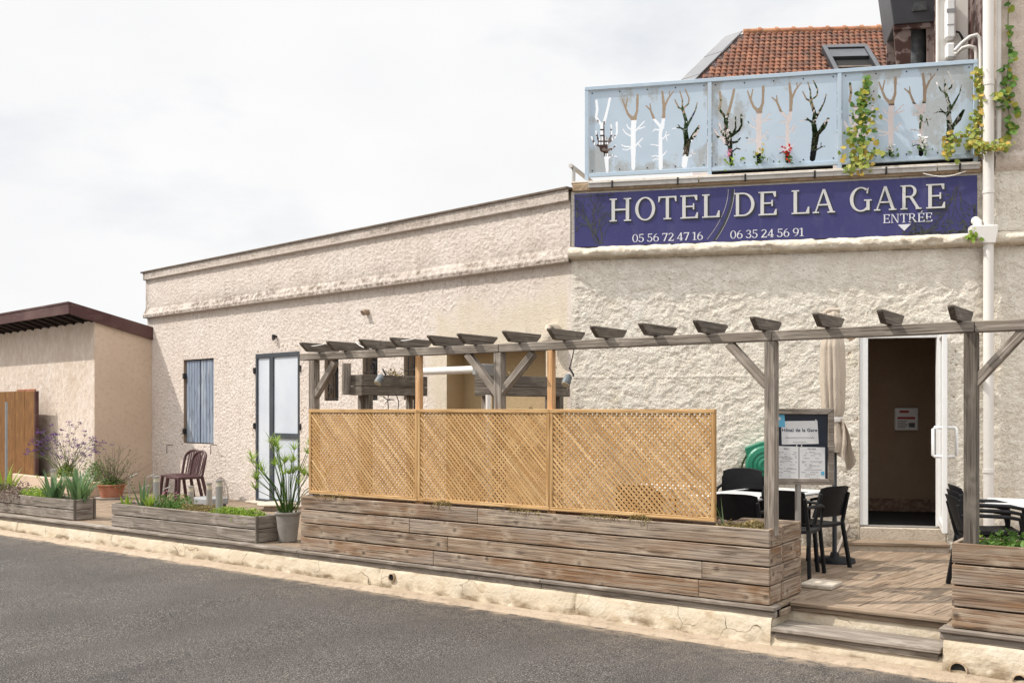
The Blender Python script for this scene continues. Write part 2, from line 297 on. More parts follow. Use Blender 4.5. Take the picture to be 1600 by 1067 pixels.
M['soil'] = mk('dry soil', (.085, .058, .038), [dict(s=25., d=5, lo=.45, hi=.65, col=(.16, .115, .08), f=.8)], rough=1, bumps=[dict(s=30., d=5, lo=.3, hi=.7, dist=.02)])
M['steel'] = mk('brushed steel', (.36, .345, .32), [dict(s=6., d=4, lo=.45, hi=.7, col=(.33, .31, .29), f=.5)], rough=.4, metal=.5)
M['grey_box'] = mk('grey plastic box', (.27, .275, .28), [dict(s=6., d=4, lo=.5, hi=.7, col=(.34, .34, .34), f=.6)], rough=.6)
M['lamp_head'] = mk('lamp diffuser', (.5, .46, .35), rough=.3)
M['iron'] = mk('black iron', (.018, .016, .015), [dict(s=20., d=4, lo=.5, hi=.7, col=(.06, .04, .03), f=.5)], rough=.7)
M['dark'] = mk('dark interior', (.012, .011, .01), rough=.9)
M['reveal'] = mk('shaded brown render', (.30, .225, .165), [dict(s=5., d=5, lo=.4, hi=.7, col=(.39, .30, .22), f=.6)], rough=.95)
M['tan_panel'] = mk('tan painted wall', (.40, .295, .165), [dict(s=1.4, d=5, lo=.4, hi=.7, col=(.46, .35, .21), f=.7), dict(s=25., d=5, lo=.55, hi=.75, col=(.3, .22, .12), f=.4)], rough=.9, bumps=[dict(s=40., d=4, lo=.3, hi=.7, dist=.003)])
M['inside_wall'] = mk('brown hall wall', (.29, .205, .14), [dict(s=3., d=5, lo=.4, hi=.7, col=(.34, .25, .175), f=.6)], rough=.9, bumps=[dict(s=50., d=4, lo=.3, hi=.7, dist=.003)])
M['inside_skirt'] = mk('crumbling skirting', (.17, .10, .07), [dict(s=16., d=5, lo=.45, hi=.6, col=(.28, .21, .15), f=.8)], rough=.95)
M['glass'] = mk('clear glass', (.75, .8, .8), rough=.03, trans=.0, alpha=.22, spec=.6)
M['tile'] = mk('red clay tile', (.17, .062, .032), [dict(t='island', lo=.1, hi=.9, col=(.235, .10, .055), f=.9), dict(t='island', h=9.7, lo=.5, hi=1., col=(.12, .045, .03), f=.8), dict(s=4., d=6, lo=.45, hi=.62, col=(.07, .042, .032), f=.75), dict(s=26., d=5, lo=.6, hi=.72, col=(.46, .30, .2), f=.5)], rough=.9, bumps=[dict(s=45., d=4, lo=.3, hi=.7, dist=.006)])
M['ridge'] = mk('ridge clay', (.43, .22, .12), [dict(t='island', lo=.1, hi=.9, col=(.36, .15, .08), f=.8), dict(s=9., d=5, lo=.5, hi=.68, col=(.13, .08, .06), f=.7)], rough=.9)
M['hood'] = mk('grey sheet metal', (.05, .052, .06), [dict(s=2.5, d=5, lo=.42, hi=.7, col=(.078, .082, .09), f=.7)], rough=.45, metal=.3)
M['rust'] = mk('rusty brown paint', (.055, .025, .02), [dict(s=5., d=6, lo=.5, hi=.56, col=(.24, .19, .175), f=.8)], rough=.8)
M['duct'] = mk('galvanised duct', (.10, .112, .12), [dict(s=12., d=5, lo=.45, hi=.65, col=(.18, .195, .2), f=.7)], rough=.5, metal=.4)
M['pink_wall'] = mk('pale pink wall', (.74, .70, .735), [dict(s=2., d=4, col=(.78, .74, .77), f=.5)], rough=.9)
M['tan_awning'] = mk('tan awning canvas', (.33, .255, .185), [dict(s=6., d=4, lo=.4, hi=.7, col=(.28, .215, .155), f=.6)], rough=.9)
M['copper'] = mk('dark brown edge', (.10, .075, .055), [dict(s=8., d=5, lo=.45, hi=.65, col=(.17, .13, .1), f=.8)], rough=.8)
M['band'] = mk('stained brown band', (.36, .26, .165), [dict(s=6., d=6, lo=.45, hi=.65, col=(.50, .40, .29), f=.8), dict(s=16., d=5, lo=.55, hi=.7, col=(.18, .12, .075), f=.6)], rough=.95, bumps=[dict(s=30., d=5, lo=.3, hi=.7, dist=.006)])
def leafmat(name, a, b, c=None, tr=.3):
    ls = [dict(t='island', lo=.1, hi=.9, col=b, f=1.)]
    if c: ls.append(dict(t='island', h=11.3, lo=.62, hi=.9, col=c, f=.85))
    return mk(name, a, ls, rough=.55, transl=tr, spec=.3)
M['leaf_green'] = leafmat('green leaves', (.055, .125, .022), (.13, .23, .04))
M['leaf_iris'] = leafmat('blue green blades', (.085, .165, .07), (.16, .25, .10))
M['leaf_lime'] = leafmat('fresh yellow green leaves', (.17, .28, .03), (.30, .40, .06))
M['leaf_dry'] = leafmat('dry olive leaves', (.12, .11, .035), (.27, .20, .075), (.40, .29, .12))
M['leaf_brown'] = leafmat('brown withered tufts', (.13, .085, .06), (.27, .20, .16), (.42, .33, .29))
M['leaf_vine'] = leafmat('vine leaves', (.06, .15, .025), (.14, .25, .04), (.50, .43, .06))
M['leaf_yellow'] = leafmat('yellowing leaves', (.20, .27, .05), (.42, .44, .10), (.60, .38, .08))
M['leaf_dark'] = leafmat('dark leaves', (.025, .055, .02), (.06, .10, .03))
M['stem'] = mk('green stems', (.13, .16, .06), rough=.7)
M['twig'] = mk('dry twigs', (.13, .10, .07), rough=.9)
M['purple'] = mk('purple petals', (.13, .05, .22), rough=.7, transl=.2)
M['red'] = mk('red petals', (.60, .02, .02), rough=.6, transl=.2)
M['pink'] = mk('pink petals', (.62, .25, .36), rough=.6, transl=.2)
M['white_petal'] = mk('white petals', (.78, .77, .74), rough=.6, transl=.2)

# ------------------------------------------------------------------ displaced wall sheets
def _hash(ix, iy, seed):
    h = (ix.astype(np.int64)*374761393 + iy.astype(np.int64)*668265263 + seed*982451653) & 0x7fffffff
    h = ((h ^ (h >> 13))*1274126177) & 0x7fffffff
    return ((h ^ (h >> 16)) & 0xffff)/65535.0*2 - 1
def noise2(x, y, seed=0):
    xi = np.floor(x); yi = np.floor(y); fx = x-xi; fy = y-yi; sx = fx*fx*fx*(fx*(fx*6-15)+10); sy = fy*fy*fy*(fy*(fy*6-15)+10)
    def g(i, j):
        a = _hash(xi+i, yi+j, seed)*math.pi; return np.cos(a)*(fx-i) + np.sin(a)*(fy-j)
    return 1.5*((g(0,0)*(1-sx)+g(1,0)*sx)*(1-sy) + (g(0,1)*(1-sx)+g(1,1)*sx)*sy)
def fbm(x, y, o=4, seed=0, gain=.5):
    r = 0; a = 1; s = 0
    for k in range(o):
        r = r + a*noise2(x*2**k + 7.3*k, y*2**k - 3.1*k, seed+k); s += a; a *= gain
    return r/s
def sst(a, b, x):
    t = np.clip((x-a)/(b-a), 0, 1); return t*t*(3-2*t)
def grid_mesh(name, m, co, keep, attrs):
    ny, nx = co.shape[:2]
    idx = np.arange(ny*nx).reshape(ny, nx)
    q = np.stack([idx[:-1,:-1], idx[:-1,1:], idx[1:,1:], idx[1:,:-1]], -1)[keep].reshape(-1, 4)
    me = bpy.data.meshes.new(name); me.vertices.add(ny*nx); me.vertices.foreach_set('co', co.reshape(-1).astype('f'))
    me.loops.add(q.size); me.loops.foreach_set('vertex_index', q.reshape(-1).astype('i'))
    me.polygons.add(len(q)); me.polygons.foreach_set('loop_start', np.arange(0, q.size, 4).astype('i')); me.polygons.foreach_set('loop_total', np.full(len(q), 4, 'i'))
    me.polygons.foreach_set('use_smooth', np.ones(len(q), bool)); me.update(calc_edges=True)
    for k, a in attrs.items():
        if a.ndim == 3: t = me.attributes.new(k, 'FLOAT_VECTOR', 'POINT'); t.data.foreach_set('vector', a.reshape(-1).astype('f'))
        else: t = me.attributes.new(k, 'FLOAT', 'POINT'); t.data.foreach_set('value', a.reshape(-1).astype('f'))
    me.materials.append(m); return me
def lines(a, b, res, brk=()):
    pts = sorted(set([a, b] + [k for k in brk if a < k < b])); r = [a]
    for p, q in zip(pts[:-1], pts[1:]):
        n = max(1, int(round((q-p)/res))); r += [p + (q-p)*(i+1)/n for i in range(n)]
    return np.array(r)
def wall_sheet(name, m, u0, u1, z0, z1, res, hf, prof=None, holes=(), ubrk=(), zbrk=(), mit0=0., mit1=0., patch=None, dirt=None, v=0.):
    us = lines(u0, u1, res, [h[0] for h in holes] + [h[1] for h in holes] + list(ubrk)); zs = lines(z0, z1, res, [h[2] for h in holes] + [h[3] for h in holes] + list(zbrk))
    U, Z = np.meshgrid(us, zs)
    h, pit = hf(U, Z)
    t = np.minimum(np.clip((U-u0)/.05, 0, 1), np.clip((u1-U)/.05, 0, 1))
    for a, b, c, d in holes:
        dx = np.maximum(np.maximum(a-U, U-b), 0); dz = np.maximum(np.maximum(c-Z, Z-d), 0); t = np.minimum(t, np.clip(np.hypot(dx, dz)/.035, 0, 1))
    P = prof(Z) if prof else 0*Z
    V = v - (P + h*t)
    U2 = U.copy(); U2[:, 0] -= mit0*P[:, 0]; U2[:, -1] += mit1*P[:, -1]
    uc = (us[:-1]+us[1:])/2; zc = (zs[:-1]+zs[1:])/2; UC, ZC = np.meshgrid(uc, zc); keep = np.ones(UC.shape, bool)
    for a, b, c, d in holes: keep &= ~((UC > a) & (UC < b) & (ZC > c) & (ZC < d))
    at = {'pit': pit, 'dirt': dirt(U, Z) if dirt else 0*U}
    if patch: at['patch'] = patch(U, Z)
    return grid_mesh(name, m, np.stack([U2, V, Z], -1), keep, at)
def interp(pts):
    xs = [p[0] for p in pts]; ys = [p[1] for p in pts]; return lambda z: np.interp(z, xs, ys)

# ------------------------------------------------------------------ measured positions
uE = LF.u(230)                            # left end of the hotel facade
SH = (LF.u(287), LF.u(334), LF.z(310, 693), LF.z(310, 561))          # shutter opening
DR = (LF.u(400.5), LF.u(468), .004, LF.z(434, 551))                  # glazed door
W_ = []                                                              # three small windows
for a, b in ((507, 529), (566.5, 590), (631, 658)): W_.append((LF.u(a), LF.u(b), 1.72, 2.56))
AL = (LF.u(698), LF.u(853), .004, 2.37)                              # tan recess
EN = (FF.u(1343), FF.u(1479), .004, 2.47)                            # entrance
uR = FF.u(1760)
Z_TH = .255

hotel = thing('hotel_building', 'long cream rendered hotel with low left wing, open entrance door and blue shuttered window', 'building', LF, (0, 0, 0))
def h_left(U, Z):
    a = fbm(U*24, Z*24, 3, 3); b = fbm(U*5, Z*5, 3, 9); w_ = fbm(U*1.2, Z*1.2, 3, 21)
    sm = sst(.05, .3, pat_left(U, Z))
    lump = sst(-.35, .55, a)
    nr = 1-.65*sst(3.33, 3.37, Z)*sst(3.62, 3.56, Z)-.65*sst(4.08, 4.11, Z)
    return (.0095*lump + .0040*b + .006*w_*sst(3.36, 3.2, Z))*(1-.75*sm)*nr, .9*sst(.28, .0, lump)*(1-.6*sm)*(.35+.65*sst(-.2, .3, b))
def pat_left(U, Z):
    n = fbm(U*2.2, Z*2.2, 4, 33)
    u0 = LF.u(678)
    return sst(u0-.25, u0+.1, U + .35*n)*sst(3.15, 2.6, Z + .5*n + .25*np.clip(U+1.2, 0, 1.2)*-1)*sst(-.02, -.10, U) + 0*n
def dirt_left(U, Z):
    n = fbm(U*1.6, Z*1.6, 4, 41)
    d = .95*np.exp(-((Z-3.50)/.065)**2)*(.8+.9*n) + .4*np.exp(-((Z-3.62)/.12)**2)*(.5+1.2*n) + np.exp(-((Z-4.2)/.06)**2)*.55*(1+n) + .35*sst(.35, .0, Z)*(1+n) + sst(3.36, 3.41, Z)*sst(3.46, 3.41, Z)*.9
    d += .55*sst(.25, 0., U-uE)*sst(3.3, 3.7, Z)
    return np.clip(d, 0, 1)
profL = interp([(0, 0), (3.375, 0), (3.378, .085), (3.44, .09), (3.56, .03), (4.12, .03), (4.124, .085), (4.26, .09)])
part('wall', wall_sheet('wall', M['stucco_left'], uE, 0, -.05, 4.262, .0145, h_left, profL, [SH, DR, AL] + W_, zbrk=(3.375, 3.378, 3.44, 3.56, 4.12, 4.124), mit1=.275, patch=pat_left, dirt=dirt_left), None, hotel, LF)
def h_right(U, Z):
    wx = fbm(U*2.3, Z*2.3, 3, 51)*.22; wz = fbm(U*2.3, Z*2.3, 3, 61)*.16
    a = fbm((U+wx)*5.2, (Z+wz)*6.8, 4, 71, .55); c = fbm((U-wx)*19 + 3, (Z+wz)*26, 4, 81, .6)
    ridge = (1-np.abs(fbm((U+wx)*4.5+9, (Z+wz)*5.5, 3, 91)))**14
    plat = sst(-.03, .03, a)
    big = fbm(U*1.1, Z*1.1, 3, 101)
    seam = np.exp(-((Z-1.975-.012*fbm(U*2, U*0, 2, 95))/.010)**2)*sst(2.9, 2.2, U)
    hh = .007*seam + (.0062*plat*(.6+.4*sst(-.3, .3, big)) + .0068*c*(1-.65*plat) + .005*ridge + .002*a + .003*big + .004*sst(.0, .06, fbm((U+wz)*9, (Z-wx)*12, 3, 87)))
    hh = hh*.85
    return hh, sst(.5, .05, plat)*.30 + .25*sst(.0, -.35, c)*(1-.5*plat)
def pat_right(U, Z): return .5*sst(.25, .5, fbm(U*1.3, Z*1.3, 4, 113))*sst(3.2, 2.2, Z)
def dirt_right(U, Z):
    n = fbm(U*1.8, Z*1.8, 4, 121)
    d = .75*sst(.5, .02, Z)*(1+n) + np.exp(-((Z-3.41)/.03)**2)*.6 + .5*np.exp(-((U-FF.u(1536))/.10)**2)*sst(1., 3.3, Z)
    return np.clip(d, 0, 1)
zlo, zmid, zhi = FF.z(897, 398), FF.z(897, 386.5), FF.z(897, 303)
su1_ = FF.u(1529)
uP = FF.u(1533)                           # the sign's wall ends at the taller block
part('wall', wall_sheet('wall', M['stucco_right'], 0, uR, -.05, 3.40, .0135, h_right, None, [EN], patch=pat_right, dirt=dirt_right), None, hotel, FF)
def h_ledge(U, Z):
    a = fbm(U*5, Z*9, 4, 131); return .032*a + .012*fbm(U*19, Z*19, 3, 137) - .03*sst(.22, .34, fbm(U*3.2, Z*6, 3, 139)), .6*sst(.0, -.3, a)
profR = interp([(3.40, 0), (3.405, .03), (3.43, .10), (3.48, .12), (3.525, .10), (3.555, .045), (3.576, .005)])
part('cornice', wall_sheet('cornice', M['ledge'], 0, uR, 3.40, 3.576, .017, h_ledge, profR, mit0=.275, dirt=lambda U, Z: .6*np.exp(-((Z-3.41)/.02)**2)), None, hotel, FF)
part('wall', wall_sheet('wall', M['stucco_right'], 0, uR, 3.576, 4.24, .03, lambda U, Z: tuple(q*np.where(U > su1_, 1., .0) for q in h_right(U, Z)), lambda z: 0*z + .012, dirt=dirt_right), None, hotel, FF)
# band above the sign and the metal edge strips of the terrace
mb = MB(); mb.box(.02, uP, -.055, .05, 4.235, 4.325); part('fascia_band', mb, M['band'], hotel, FF, bevel=.01)
mb = MB()
k = 0; u = .22
while u < uP-.1:
    e = min(u+1.32, uP-.02); mb.box(u, e-.012, -.085, -.05, 4.262+.004*(k % 2), 4.312); mb.tube([(u, -.078, 4.318), (e-.01, -.078, 4.318)], .017); u = e; k += 1
part('edge_strip', mb, M['galv'], hotel, FF, bevel=.004)
mb = MB(); mb.box(0, uP, -.04, .35, 4.325, 4.36); part('terrace_edge', mb, M['cement'], hotel, FF, bevel=.012)
u = .5
while u < uP: mb = MB(); mb.box(u, u+.02, -.1, -.045, 4.255, 4.335); part('strip_clip', mb, M['iron'], hotel, FF); u += .78
mb = MB(); mb.tube([(FF.u(1440) + .45*t, -.075-.01*math.sin(t*3), 4.245 - .05*math.sin(math.pi*t)) for t in [i/8 for i in range(9)]], .007); part('loose_cable', mb, M['pvc'], hotel, FF)
# coping line of the left parapet and the flat roof behind
mb = MB(); mb.box(uE-.06, .02, -.115, .25, 4.262, 4.292); part('coping', mb, M['copper'], hotel, LF, bevel=.004)
mb = MB(); mb.box(uE, 0, .02, .3, 4.0, 4.262); part('parapet_back', mb, M['cement'], hotel, LF)
p = [LF.xy(uE, .12), LF.xy(0, .3), FF.xy(.2, .3), FF.xy(uR, .3), FF.xy(uR, 12), LF.xy(uE, 12)]
mb = MB(); mb.prism([(x, y, 4.05) for x, y in p], (0, 0, .27)); part('terrace_floor', mb, M['cement'], hotel)
mb = MB(); mb.box(uE+.004, uE+.25, .03, 11.9, -.2, 4.05); mb.box(uE+.004, uE+.25, .03, .3, 4.05, 4.26); part('end_wall', mb, M['annex_side'], hotel, LF)
# openings: reveals
def reveal(name, H, dep, m, frame, back=True, th=.12):
    a, b, c, d = H; mb = MB()
    mb.box(a-th, a, .001, dep, c, d+th); mb.box(b, b+th, .001, dep, c, d+th); mb.box(a, b, .001, dep, d, d+th); mb.box(a-th, b+th, .001, dep, c-th, c)
    if back: mb.box(a-th, b+th, dep, dep+.05, c-th, d+th)
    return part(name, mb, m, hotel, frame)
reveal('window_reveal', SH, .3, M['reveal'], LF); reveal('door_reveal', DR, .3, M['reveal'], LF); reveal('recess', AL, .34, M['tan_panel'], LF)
# blue shutters
for k, (a, b) in enumerate(((SH[0]+.045, (SH[0]+SH[1])/2-.012), ((SH[0]+SH[1])/2+.022, SH[1]-.005))):
    mb = MB(); n = 5; wd = (b-a)/n
    for i in range(n): mb.box(a+i*wd+.005, a+(i+1)*wd-.005, .035, .062, SH[2]+.015, SH[3]-.02)
    o = part('shutter', mb, M['shutter'], hotel, LF, bevel=.004)
    if k == 0:
        for zz in (SH[2]+.22, SH[3]-.3): mb = MB(); mb.box(SH[0]-.01, SH[0]+.05, -.02, .03, zz-.05, zz+.05); part('hinge', mb, M['iron'], o, LF)
mb = MB()
for px in (272, 341):
    uu = LF.u(px); zz = LF.z(px, 695); mb.tube([(uu-.05, 0, zz+.0), (uu-.05, -.12, zz), (uu-.05, -.12, zz-.16)], .008, 5); mb.tube([(uu-.05, -.12, zz), (uu+.06, -.12, zz)], .007, 5)
part('iron_hook', mb, M['iron'], hotel, LF)
# the three small windows with scroll grilles
for a, b, c, d in W_:
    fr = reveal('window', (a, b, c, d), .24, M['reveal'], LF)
    mb = MB(); mb.box(a, b, .21, .235, c, d); part('pane', mb, M['anthracite'], fr, LF)
    mb = MB(); vv = .03
    for i in range(3):
        uu = a + (b-a)*(.18+.32*i); mb.tube([(uu, vv, c), (uu, vv, d)], .008, 5)
    for s_ in (0, 1):
        cx, cz, r0 = (a+b)/2 + (.06 if s_ else -.06), c+.17+.34*s_, .085
        mb.tube([(cx + r0*(1-t)*math.cos(9*t+s_*3), vv-.01, cz + r0*(1-.75*t)*1.2*math.sin(9*t+s_*3)) for t in [i/22 for i in range(23)]], .009, 5)
    for zz in (c+.03, (c+d)/2, d-.03): mb.tube([(a, vv, zz), (b, vv, zz)], .008, 5)
    part('iron_grille', mb, M['iron'], fr, LF)
# glazed door left
a, b, c, d = DR; f0, f1 = LF.u(421.5), LF.u(427.5); tz = LF.z(445, 681)
mb = MB(); v0, v1 = -.012, .05
mb.box(a-.01, a+.045, v0, v1, c, d); mb.box(b-.04, b+.005, v0, v1, c, d); mb.box(a+.045, b-.04, v0, v1, d-.075, d); mb.box(f0, f1, v0, v1, c, d-.075)
mb.box(f1, b-.04, v0, v1, tz-.045, tz+.045); mb.box(a+.045, f0, v0, v1, c, c+.07); mb.box(f1, b-.04, v0, v1, c, c+.09)
door = part('glazed_door', mb, M['anthracite'], hotel, LF, bevel=.004)
for (p_, q_, r_, s_) in ((a+.045, f0, c+.07, d-.075), (f1, b-.04, tz+.045, d-.075), (f1, b-.04, c+.09, tz-.045)):
    mb = MB(); mb.box(p_, q_, .012, .03, r_, s_); part('pane', mb, M['frost'], door, LF)
mb = MB(); hu = (f0+f1)/2; hz = LF.z(424, 688); mb.tube([(hu, -.012, hz), (hu, -.06, hz), (hu+.02, -.065, hz-.02), (hu+.13, -.065, hz-.02)], .013, 8); mb.box(hu-.022, hu+.022, -.02, -.012, hz-.13, hz+.07); part('handle', mb, M['steel'], door, LF)
mb = MB(); mb.box(a-.1, b+.1, -.16, .02, -.002, .035); part('door_sill', mb, M['cement'], hotel, LF, bevel=.01)
for zz in (d-.28, c+1.3):
    mb = MB(); mb.box(a-.06, a-.015, -.03, .0, zz-.05, zz+.05); mb.box(b+.012, b+.05, -.03, 0, zz-.05, zz+.05); part('wall_hinge', mb, M['iron'], hotel, LF)
# small fittings on the left facade
mb = MB(); uu, zz = LF.u(575), LF.z(575, 488); mb.tube([(uu, .02, zz), (uu, -.07, zz), (uu, -.1, zz-.02)], .045, 12); part('vent_stub', mb, M['reveal'], hotel, LF)
mb = MB(); uu, zz = LF.u(432), LF.z(432, 526); mb.tube([(uu, .02, zz), (uu, -.06, zz), (uu+.01, -.07, zz-.06)], .022, 8); mb.tube([(uu, -.055, zz+.03), (uu, -.055, zz-.05)], .03, 8); part('wall_hook', mb, M['iron'], hotel, LF)
mb = MB(); uu, zz = LF.u(868), LF.z(868, 519)
mb.tube([(uu, .03, zz+.03), (uu, -.05, zz+.03), (uu, -.10, zz+.015), (uu, -.135, zz-.025), (uu, -.145, zz-.09), (uu, -.145, zz-.12)], .085, 18)
part('vent_elbow', mb, M['cement'], hotel, LF)

# entrance: threshold, steps, hall, door leaf
a, b, c, d = EN
uJ = FF.u(1356.5)
mb = MB(); mb.box(a-.001, b, .0, .30, 0, Z_TH-.02); part('threshold', mb, M['cement'], hotel, FF, bevel=.012)
mb = MB(); mb.box(a+.002, b-.01, .012, .10, Z_TH-.02, Z_TH-.002); part('sill_rail', mb, M['steel'], hotel, FF, bevel=.004)
mb = MB(); mb.box(FF.u(1320, -.3), FF.u(1485, -.3), -.30, -.001, .062, .097); st = part('door_step', mb, M['wood_deck'], hotel, FF, bevel=.006)
mb = MB(); mb.box(FF.u(1325, -.3), FF.u(1483, -.3), -.27, -.002, -.01, .062); part('step_riser', mb, M['cement'], st, FF, bevel=.006)
mb = MB(); mb.box(a+.002, uJ, .01, .09, Z_TH, d); mb.box(b-.1, b-.002, .01, .09, Z_TH, d); mb.box(uJ, b-.1, .01, .09, d-.07, d-.001); part('door_frame', mb, M['white_paint'], hotel, FF, bevel=.004)
mb = MB(); th = .1; dep = 1.72; wl, wr = a-.12, b+.25
mb.box(wl-th, wl, .30, dep, Z_TH-.3, 2.6); mb.box(wr, wr+th, .30, dep, Z_TH-.3, 2.6); mb.box(wl-th, wr+th, dep, dep+.1, Z_TH-.3, 2.6); mb.box(wl-th, wr+th, .25, dep+.1, 2.6, 2.7)
mb.box(a-.15, a, .001, .30, 0, 2.6); mb.box(b, b+.3, .001, .30, 0, 2.6); mb.box(a, b, .001, .30, d, d+.15)
mb.box(wl-th, a-.15, .2, .30, 0, 2.6)
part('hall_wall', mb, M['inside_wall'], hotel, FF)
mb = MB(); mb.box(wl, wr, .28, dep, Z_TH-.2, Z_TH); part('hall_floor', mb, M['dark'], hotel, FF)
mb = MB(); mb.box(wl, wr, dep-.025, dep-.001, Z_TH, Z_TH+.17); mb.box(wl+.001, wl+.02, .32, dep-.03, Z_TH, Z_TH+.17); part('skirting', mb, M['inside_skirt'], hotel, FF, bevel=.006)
# leaf, opened out to the street
hinge = FF.sub(FF.u(1471), .02, -90.0-8)     # local u runs from the hinge towards the street
mb = MB(); lw, z0, z1 = .76, Z_TH+.01, d-.03
mb.box(0, .06, -.025, .025, z0, z1); mb.box(lw-.06, lw, -.025, .025, z0, z1); mb.box(.06, lw-.06, -.025, .025, z0, z0+.09); mb.box(.06, lw-.06, -.025, .025, z1-.07, z1)
leaf = part('door_leaf', mb, M['white_paint'], hotel, hinge, bevel=.005)
mb = MB(); mb.box(.061, lw-.061, -.008, .008, z0+.091, z1-.071); part('pane', mb, M['glass'], leaf, hinge)
for sg in (-1, 1):
    mb = MB(); zz = Z_TH+.98; mb.tube([(lw-.05, sg*.028, zz-.155), (lw-.05, sg*.10, zz-.155), (lw-.05, sg*.115, zz-.14), (lw-.05, sg*.115, zz+.14), (lw-.05, sg*.10, zz+.155), (lw-.05, sg*.028, zz+.155)], .017, 10); part('handle', mb, M['white_paint'], leaf, hinge)
# notice box in the hall
nz_ = [FF.u(1398, dep-.08), FF.u(1435, dep-.08), FF.z(1416, 672.5, dep-.08), FF.z(1416, 637, dep-.08)]
box_ = thing('notice_box', 'white notice box with red heading on the dark wall inside the entrance', 'notice box', FF, ((nz_[0]+nz_[1])/2, dep, nz_[2]))
mb = MB(); mb.box(nz_[0], nz_[1], dep-.08, dep-.001, nz_[2], nz_[3]); part('case', mb, M['paper'], box_, FF, bevel=.012)
wd_, ht_ = nz_[1]-nz_[0], nz_[3]-nz_[2]; vv = dep-.0835
mb = MB(); mb.box(nz_[0]+wd_*.12, nz_[0]+wd_*.86, vv, vv+.002, nz_[2]+ht_*.50, nz_[2]+ht_*.60); mb.box(nz_[0]+wd_*.2, nz_[0]+wd_*.6, vv, vv+.002, nz_[2]+ht_*.78, nz_[2]+ht_*.88); part('heading', mb, M['red_print'], box_, FF)
mb = MB()
for i in range(5): mb.box(nz_[0]+wd_*.12, nz_[0]+wd_*(.45+.08*(i % 3)), vv, vv+.002, nz_[2]+ht_*(.12+.07*i), nz_[2]+ht_*(.145+.07*i))
mb.box(nz_[0]+wd_*.6, nz_[0]+wd_*.85, vv, vv+.002, nz_[2]+ht_*.14, nz_[2]+ht_*.34); part('print', mb, M['print_ink'], box_, FF)

# taller block on the right: upper wall, ledge, white batten, downpipe
uT = FF.u(1553.5)
part('wall', wall_sheet('wall', M['stucco_upper'], uT, uR, 4.24, 9.5, .03, h_left and (lambda U, Z: (.016*fbm(U*7, Z*7, 4, 151) + .008*fbm(U*22, Z*22, 2, 155), .5*sst(0, -.4, fbm(U*7, Z*7, 4, 151)))), interp([(4.24, .02), (4.30, .055), (4.40, .06), (4.47, .0), (9.5, 0)]), dirt=lambda U, Z: .6*np.exp(-((Z-4.44)/.08)**2) + .25*np.exp(-((Z-4.8)/.2)**2)), None, hotel, FF)
mb = MB(); mb.box(uT, uT+.3, .07, 8, 4.3, 9.5); part('block_side', mb, M['rust'], hotel, FF)  # dark brown puts the shade of the gap into this side's colour
mb = MB(); mb.box(FF.u(1556), FF.u(1563), -.05, .0, 4.45, 9.2); part('batten', mb, M['pvc'], hotel, FF, bevel=.006)
pu = FF.u(1544.5, -.1); pr = .058
mb = MB(); mb.tube([(pu, -.1, 9.2), (pu, -.1, 3.62)], pr, 16); mb.tube([(pu, -.1, 3.45), (pu, -.1, .1), (pu, -.1, 0.)], pr*.94, 16)
for zz in (4.0, 2.0, .9, 5.2): mb.tube([(pu, -.1, zz-.02), (pu, -.1, zz+.02)], pr*1.1, 16)
dp = part('downpipe', mb, M['pvc'], hotel, FF)
mb = MB(); mb.prism([(pu-.20, -.17, 3.62), (pu-.20, -.17, 3.56), (pu-.06, -.17, 3.42), (pu+.06, -.17, 3.42), (pu+.085, -.17, 3.56), (pu+.085, -.17, 3.62)], (0, .14, 0)); part('hopper', mb, M['pvc'], dp, FF, bevel=.008)
mb = MB(); mb.tube([(pu-.12, .0, 3.69), (pu-.12, -.06, 3.69), (pu-.115, -.1, 3.67), (pu-.11, -.105, 3.6)], .05, 12); part('overflow_elbow', mb, M['pvc'], dp, FF)

# ------------------------------------------------------------------ setting: ground, road, gutter, plinth, deck
def struct(o): o['kind'] = 'structure'; return o
def link_frame(name, me, frame):
    o = bpy.data.objects.new(name, me); COL.objects.link(o); o.matrix_basis = frame.M; MW[o.name] = frame.M; return o
mb = MB(); mb.add([(x, y, street(x)-.06) for x, y in ((-900, -900), (900, -900), (900, 900), (-900, 900))], [(0, 1, 2, 3)])
struct(link_frame('ground', _mesh('ground', mb, M['ground']), RF))
us = np.concatenate([np.linspace(-90, -16, 20), np.arange(-15.9, 6, .10), np.linspace(6.3, 60, 14)]); vs = np.concatenate([[-30, -18], np.linspace(-12, -1.6, 24), np.arange(-1.5, -.05, .05)])
U, V = np.meshgrid(us, vs); edge = .30 + .06*fbm(U*1.3, U*0+2, 3, 201) + .04*fbm(U*6, U*0, 2, 205)
dist = -V
Zr = street(U) + .004*fbm(U*1.2, V*1.2, 3, 211)
dust = np.clip(1.05*sst(edge+.16, edge-.08, dist) + .12*sst(edge+1.2, edge, dist)*(1+fbm(U*2, V*2, 3, 215)), 0, 1)
Zr = Zr - .012*sst(edge+.06, edge-.02, dist)
struct(link_frame('road', grid_mesh('road', M['asphalt'], np.stack([U, V, Zr], -1), np.ones((len(vs)-1, len(us)-1), bool), {'dust': dust}), RF))
